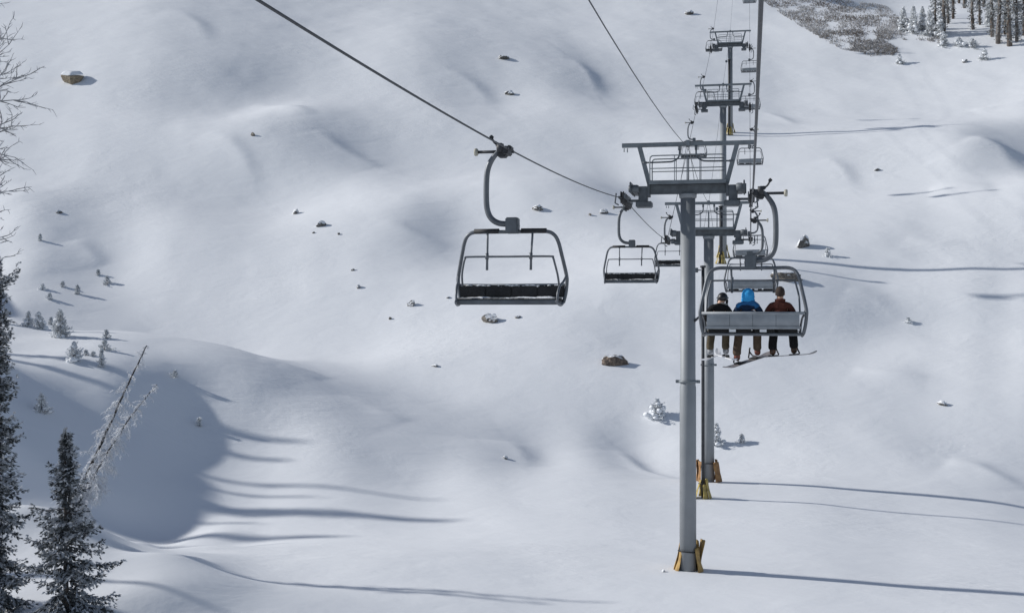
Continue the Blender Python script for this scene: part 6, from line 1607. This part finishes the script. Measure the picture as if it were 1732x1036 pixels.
def tall_tree(label, px, py, wpx, hh, seed, dark):
    x, y, z = hit(px, py)
    r = np.random.default_rng(seed)
    root = thing("forest_tree", label, "tree", (x, y, z), 0, "tall trees at the forest edge")
    rr = wpx * y / F0 / 2 * .72
    root.rotation_euler = (r.normal(0, .02), r.normal(0, .03), 0)
    pts = [Vector((r.normal(0, .06), r.normal(0, .06), u * hh - .5 * (u == 0))) for u in np.linspace(0, 1, 12)]
    mb = MB().tube(pts, [rr * (1.15 - u * .9) for u in np.linspace(0, 1, 12)], 10)
    link("trunk", frosted_mesh(mb, "trunk", M['brush'], np.clip(r.normal(.0 if dark else .16, .12, len(mb.v)), 0, 1)), root)
    Cs, Ds, Ls, Ws, Fs = [], [], [], [], []
    zz = .5
    while zz < hh:
        t = zz / hh
        for b in range(int(r.integers(3, 7))):
            az = r.uniform(0, 6.28)
            L = (.6 + 1.3 * min(1, t * 2.4)) * (1 - max(0, t - .35) / .72) * r.uniform(.4, 1.2) * (.5 if dark else .8)
            d = np.array([math.cos(az), math.sin(az), r.uniform(-.5, .05)])
            n = max(2, int(L / .22))
            for g in range(n):
                Cs.append(np.array([0, 0, zz]) + d * L * (g + .5) / n + r.normal(0, .07, 3)); Ds.append(d + np.array([0, 0, -.4]))
                Ls.append(r.uniform(.22, .42)); Ws.append(r.uniform(.04, .09)); Fs.append(np.clip(r.normal(.2 if dark else .42, .13), 0, 1))
        zz += r.uniform(.18, .36)
    link("crown", foliage_mesh("crown", np.array(Cs), np.array(Ds), np.array(Ls), np.array(Ws), np.array(Fs), M['needles_snowy'], 3, r), root)


TT = [(1583, 56, 5, 0, "slim frosted trunk, leftmost of the tall trees at upper right"),
      (1596, 60, 9, 0, "frosted tall tree behind the right end of the young fir clump"),
      (1612, 32, 6, 1, "dark bare trunk in the gap left of the clearing at upper right"),
      (1604, 40, 6, 0, "grey frosted tree just left of the dark trunk by the clearing"),
      (1645, 50, 7, 0, "frosted shaggy tree standing at the right side of the clearing"),
      (1657, 42, 5, 1, "thin black trunk right of the shaggy tree by the clearing"),
      (1678, 62, 8, 0, "frosted tree with snowy boughs, left of the rightmost thick trunks"),
      (1688, 74, 10, 0, "thick frosted trunk standing forward of the others at upper right"),
      (1707, 78, 11, 0, "thickest frosted trunk at the right, foremost of the tall trees"),
      (1700, 58, 6, 1, "dark trunk between the two thick frosted ones at right"),
      (1720, 70, 7, 0, "frosted leaning trunk beside the right edge, near its neighbour"),
      (1733, 60, 8, 0, "tall frosted tree cut by the right edge of the picture"),
      (1632, 14, 6, 0, "distant frosted tree at the back of the clearing, top edge"),
      (1664, 12, 6, 0, "distant frosted tree behind the thin black trunk, top edge"),
      (1622, 6, 5, 1, "distant dark trunk at the top edge, left of the clearing's back tree"),
      (1690, 18, 6, 0, "distant frosted tree behind the thick trunks, top edge"),
      (1716, 22, 6, 1, "distant dark trunk behind the thickest one, near the right edge")]
for i, (px, py, w, dk, lab) in enumerate(TT):
    tall_tree(lab, px, py, w, 13 + (i * 37 % 5), 500 + i, dk)

# ------------------------------------------------------------------ rocks


def rock(label, px, py, wpx, hpx, seed, material, depth=.8, skew=0.0, sink=.28, rz=0.0, group="rocks poking out of the snow", name="rock"):
    x, y, z = hit(px, py)
    r = np.random.default_rng(seed)
    w = wpx * y / F0 / 2; hh = hpx * y / F0
    bm = bmesh.new()
    bmesh.ops.create_icosphere(bm, subdivisions=3, radius=1.0)
    planes = [(Vector(r.normal(0, 1, 3)).normalized(), r.uniform(.55, .92)) for _ in range(11)]
    for v in bm.verts:
        p = v.co.copy()
        for (nn, dd) in planes:
            k = p.dot(nn)
            if k > dd: p -= nn * (k - dd) * .9
        p *= 1 + .10 * float(vnoise(p.x * 2.3 + seed, p.y * 2.3 + p.z * 3.1)) + .05 * r.normal()
        p.x += skew * p.z
        v.co = Vector((p.x * w * 1.12, p.y * w * depth, p.z * hh * (.62 + sink)))
    me = bpy.data.meshes.new(name)
    bm.to_mesh(me); bm.free()
    me.materials.append(material)
    o = link(name, me)
    o.location = (x, y, z + hh * (.5 - sink) * .7)
    o.rotation_euler = (0, 0, rz)
    tag(o, label, "rock", group)
    return o


RK = [(862, 160, 16, 9, 'rock_snowy', "small snow-topped rock above the nearest empty chair's rope"),
      (852, 99, 26, 5, 'rock_snowy', "low snow-covered rock highest on the slope above the empty chair"),
      (428, 229, 8, 6, 'rock', "tiny dark rock in the shaded hollow left of the long rope"),
      (1167, 24, 18, 6, 'rock_snowy', "low snowy rock near the top edge, left of the farthest tower"),
      (500, 361, 14, 8, 'rock_snowy', "pointed snow-capped rock, upper of a pair left of the big empty chair"),
      (543, 382, 17, 9, 'rock_snowy', "dark notched rock with snow on top, lower of the pair left of the empty chair"),
      (573, 396, 6, 3, 'rock', "speck of dark stone right of the notched rock"),
      (530, 394, 5, 3, 'rock', "speck of dark stone just below the notched rock"),
      (101, 360, 11, 5, 'rock', "tiny dark stone on the open snow at the far left"),
      (910, 354, 22, 8, 'rock_snowy', "flat snow-covered rock right of the big chair's hanger"),
      (1022, 360, 15, 7, 'rock_snowy', "snowy rock left of the second empty chair's guide arm"),
      (998, 364, 6, 4, 'rock', "small dark stone left of the snowy rock by the second empty chair"),
      (697, 516, 15, 9, 'rock_snowy', "dark rock with snow cap left of the big empty chair's seat"),
      (660, 539, 6, 4, 'rock', "tiny dark stone below and left of the snow-capped rock by the seat"),
      (828, 543, 28, 14, 'rock', "grey boulder with snow on its back, right below the big empty chair"),
      (877, 536, 12, 4, 'rock', "small flat stone right of the grey boulder below the empty chair"),
      (606, 486, 9, 6, 'rock_snowy', "small snowy stone left of the empty chair, above the snow-capped rock"),
      (597, 457, 6, 4, 'rock', "tiny dark stone level with the big empty chair's restraint bar"),
      (758, 503, 8, 3, 'rock_snowy', "sliver of snowy stone just left of the empty chair's seat"),
      (736, 619, 12, 4, 'rock_snowy', "small snow-covered bump of stone in the middle of the lower slope"),
      (1358, 416, 26, 20, 'rock_snowy', "frosted upright rock right of the riders' chair hanger"),
      (1594, 683, 18, 6, 'rock_snowy', "dark half-buried stone with snow cap on the lower right slope"),
      (1484, 288, 10, 4, 'rock_snowy', "small snowy stone on the upper right slope beyond the riders"),
      (855, 775, 12, 5, 'rock_snowy', "small snow-covered stone beside the shaded hollow in the valley"),
      (1122, 966, 8, 4, 'rock_snowy', "small lump of stone at the foot of the nearest tower, left side"),
      (1632, 105, 14, 5, 'rock_snowy', "snow-covered stone below the forest edge at upper right")]
for i, (px, py, w, hh, mk, lab) in enumerate(RK):
    rock(lab, px, py, w, hh, 40 + i, M[mk], rz=i * 1.3)
rock("brown lichen-spotted boulder lying left of the towers' foot, snow at its edge", 1043, 614, 46, 17, 93, M['rock_brown'], .6, -.1, .30)
rock("long olive grey boulder showing behind the right side of the riders' chair", 1328, 471, 46, 15, 95, M['rock'], .55, -.2, .3)

# big tan boulder with a slab of snow, upper left
x, y, z = hit(123, 138)
s_ = y / F0
bo = thing("boulder", "angular tan boulder capped with a slab of snow at upper left", "rock", (x, y, z), 0, "rocks poking out of the snow")
k_ = 18 * s_
vs = [(-1.0, -.35, .35), (.12, -.9, -.25), (1.0, -.35, .25), (.75, .8, .5), (-.7, .8, .7), (-.85, -.25, -.2), (.1, -.75, -.9), (.8, -.3, -.6), (.6, .8, -.6), (-.7, .8, -.5),
      (-1.02, -.32, .62), (.1, -.92, .30), (1.02, -.35, .55), (.75, .8, .9), (-.72, .8, 1.0)]
vs = [(a * k_, b * k_, c * k_ * .62 + .25) for a, b, c in vs]
bm = bmesh.new()
bv = [bm.verts.new(v) for v in vs]
for f in [(5, 6, 1, 0), (6, 7, 2, 1), (7, 8, 3, 2), (8, 9, 4, 3), (9, 5, 0, 4), (0, 1, 11, 10), (1, 2, 12, 11), (2, 3, 13, 12), (3, 4, 14, 13), (4, 0, 10, 14), (10, 11, 12, 13, 14), (5, 9, 8, 7, 6)]:
    bm.faces.new([bv[i] for i in f])
bmesh.ops.bevel(bm, geom=bm.edges[:], offset=.05, segments=1, affect='EDGES')
bmesh.ops.triangulate(bm, faces=bm.faces[:])
bmesh.ops.subdivide_edges(bm, edges=bm.edges[:], cuts=2)
for v in bm.verts:
    v.co += Vector((float(vnoise(v.co.x * 3, v.co.z * 3)), float(vnoise(v.co.y * 3, v.co.z * 3, 9)), float(vnoise(v.co.x * 3, v.co.y * 3, 5)))) * .12
me = bpy.data.meshes.new("stone"); bm.to_mesh(me); bm.free()
me.materials.append(M['rock_tan']); link("stone", me, bo)
vs = []; fs = []
nA, nR = 30, 6
edge = [(-1.02, -.32, .62), (.1, -.92, .30), (1.02, -.35, .55), (.75, .8, .9), (-.72, .8, 1.0)]
for a in range(nA):
    u = a / nA * 5; i = int(u); f = u - i
    e0 = Vector(edge[i % 5]); e1 = Vector(edge[(i + 1) % 5]); e = e0.lerp(e1, f)
    e = Vector((e.x * k_, e.y * k_, e.z * k_ * .62 + .25)); cen = Vector((0, .1 * k_, .75 * k_ * .62 + .25))
    for j in range(nR + 1):
        q_ = j / nR
        p = e.lerp(cen, q_)
        p.z += .75 * k_ * math.sin(min(1, q_ * 1.9 + .12) * math.pi / 2) * .55 + .03 * float(vnoise(p.x * 4, p.y * 4))
        vs.append(p)
for a in range(nA):
    b = (a + 1) % nA
    for j in range(nR):
        fs.append((a * (nR + 1) + j, b * (nR + 1) + j, b * (nR + 1) + j + 1, a * (nR + 1) + j + 1))
MB().add(vs, fs, True).build("snow_cap", M['snow_lump'], bo)
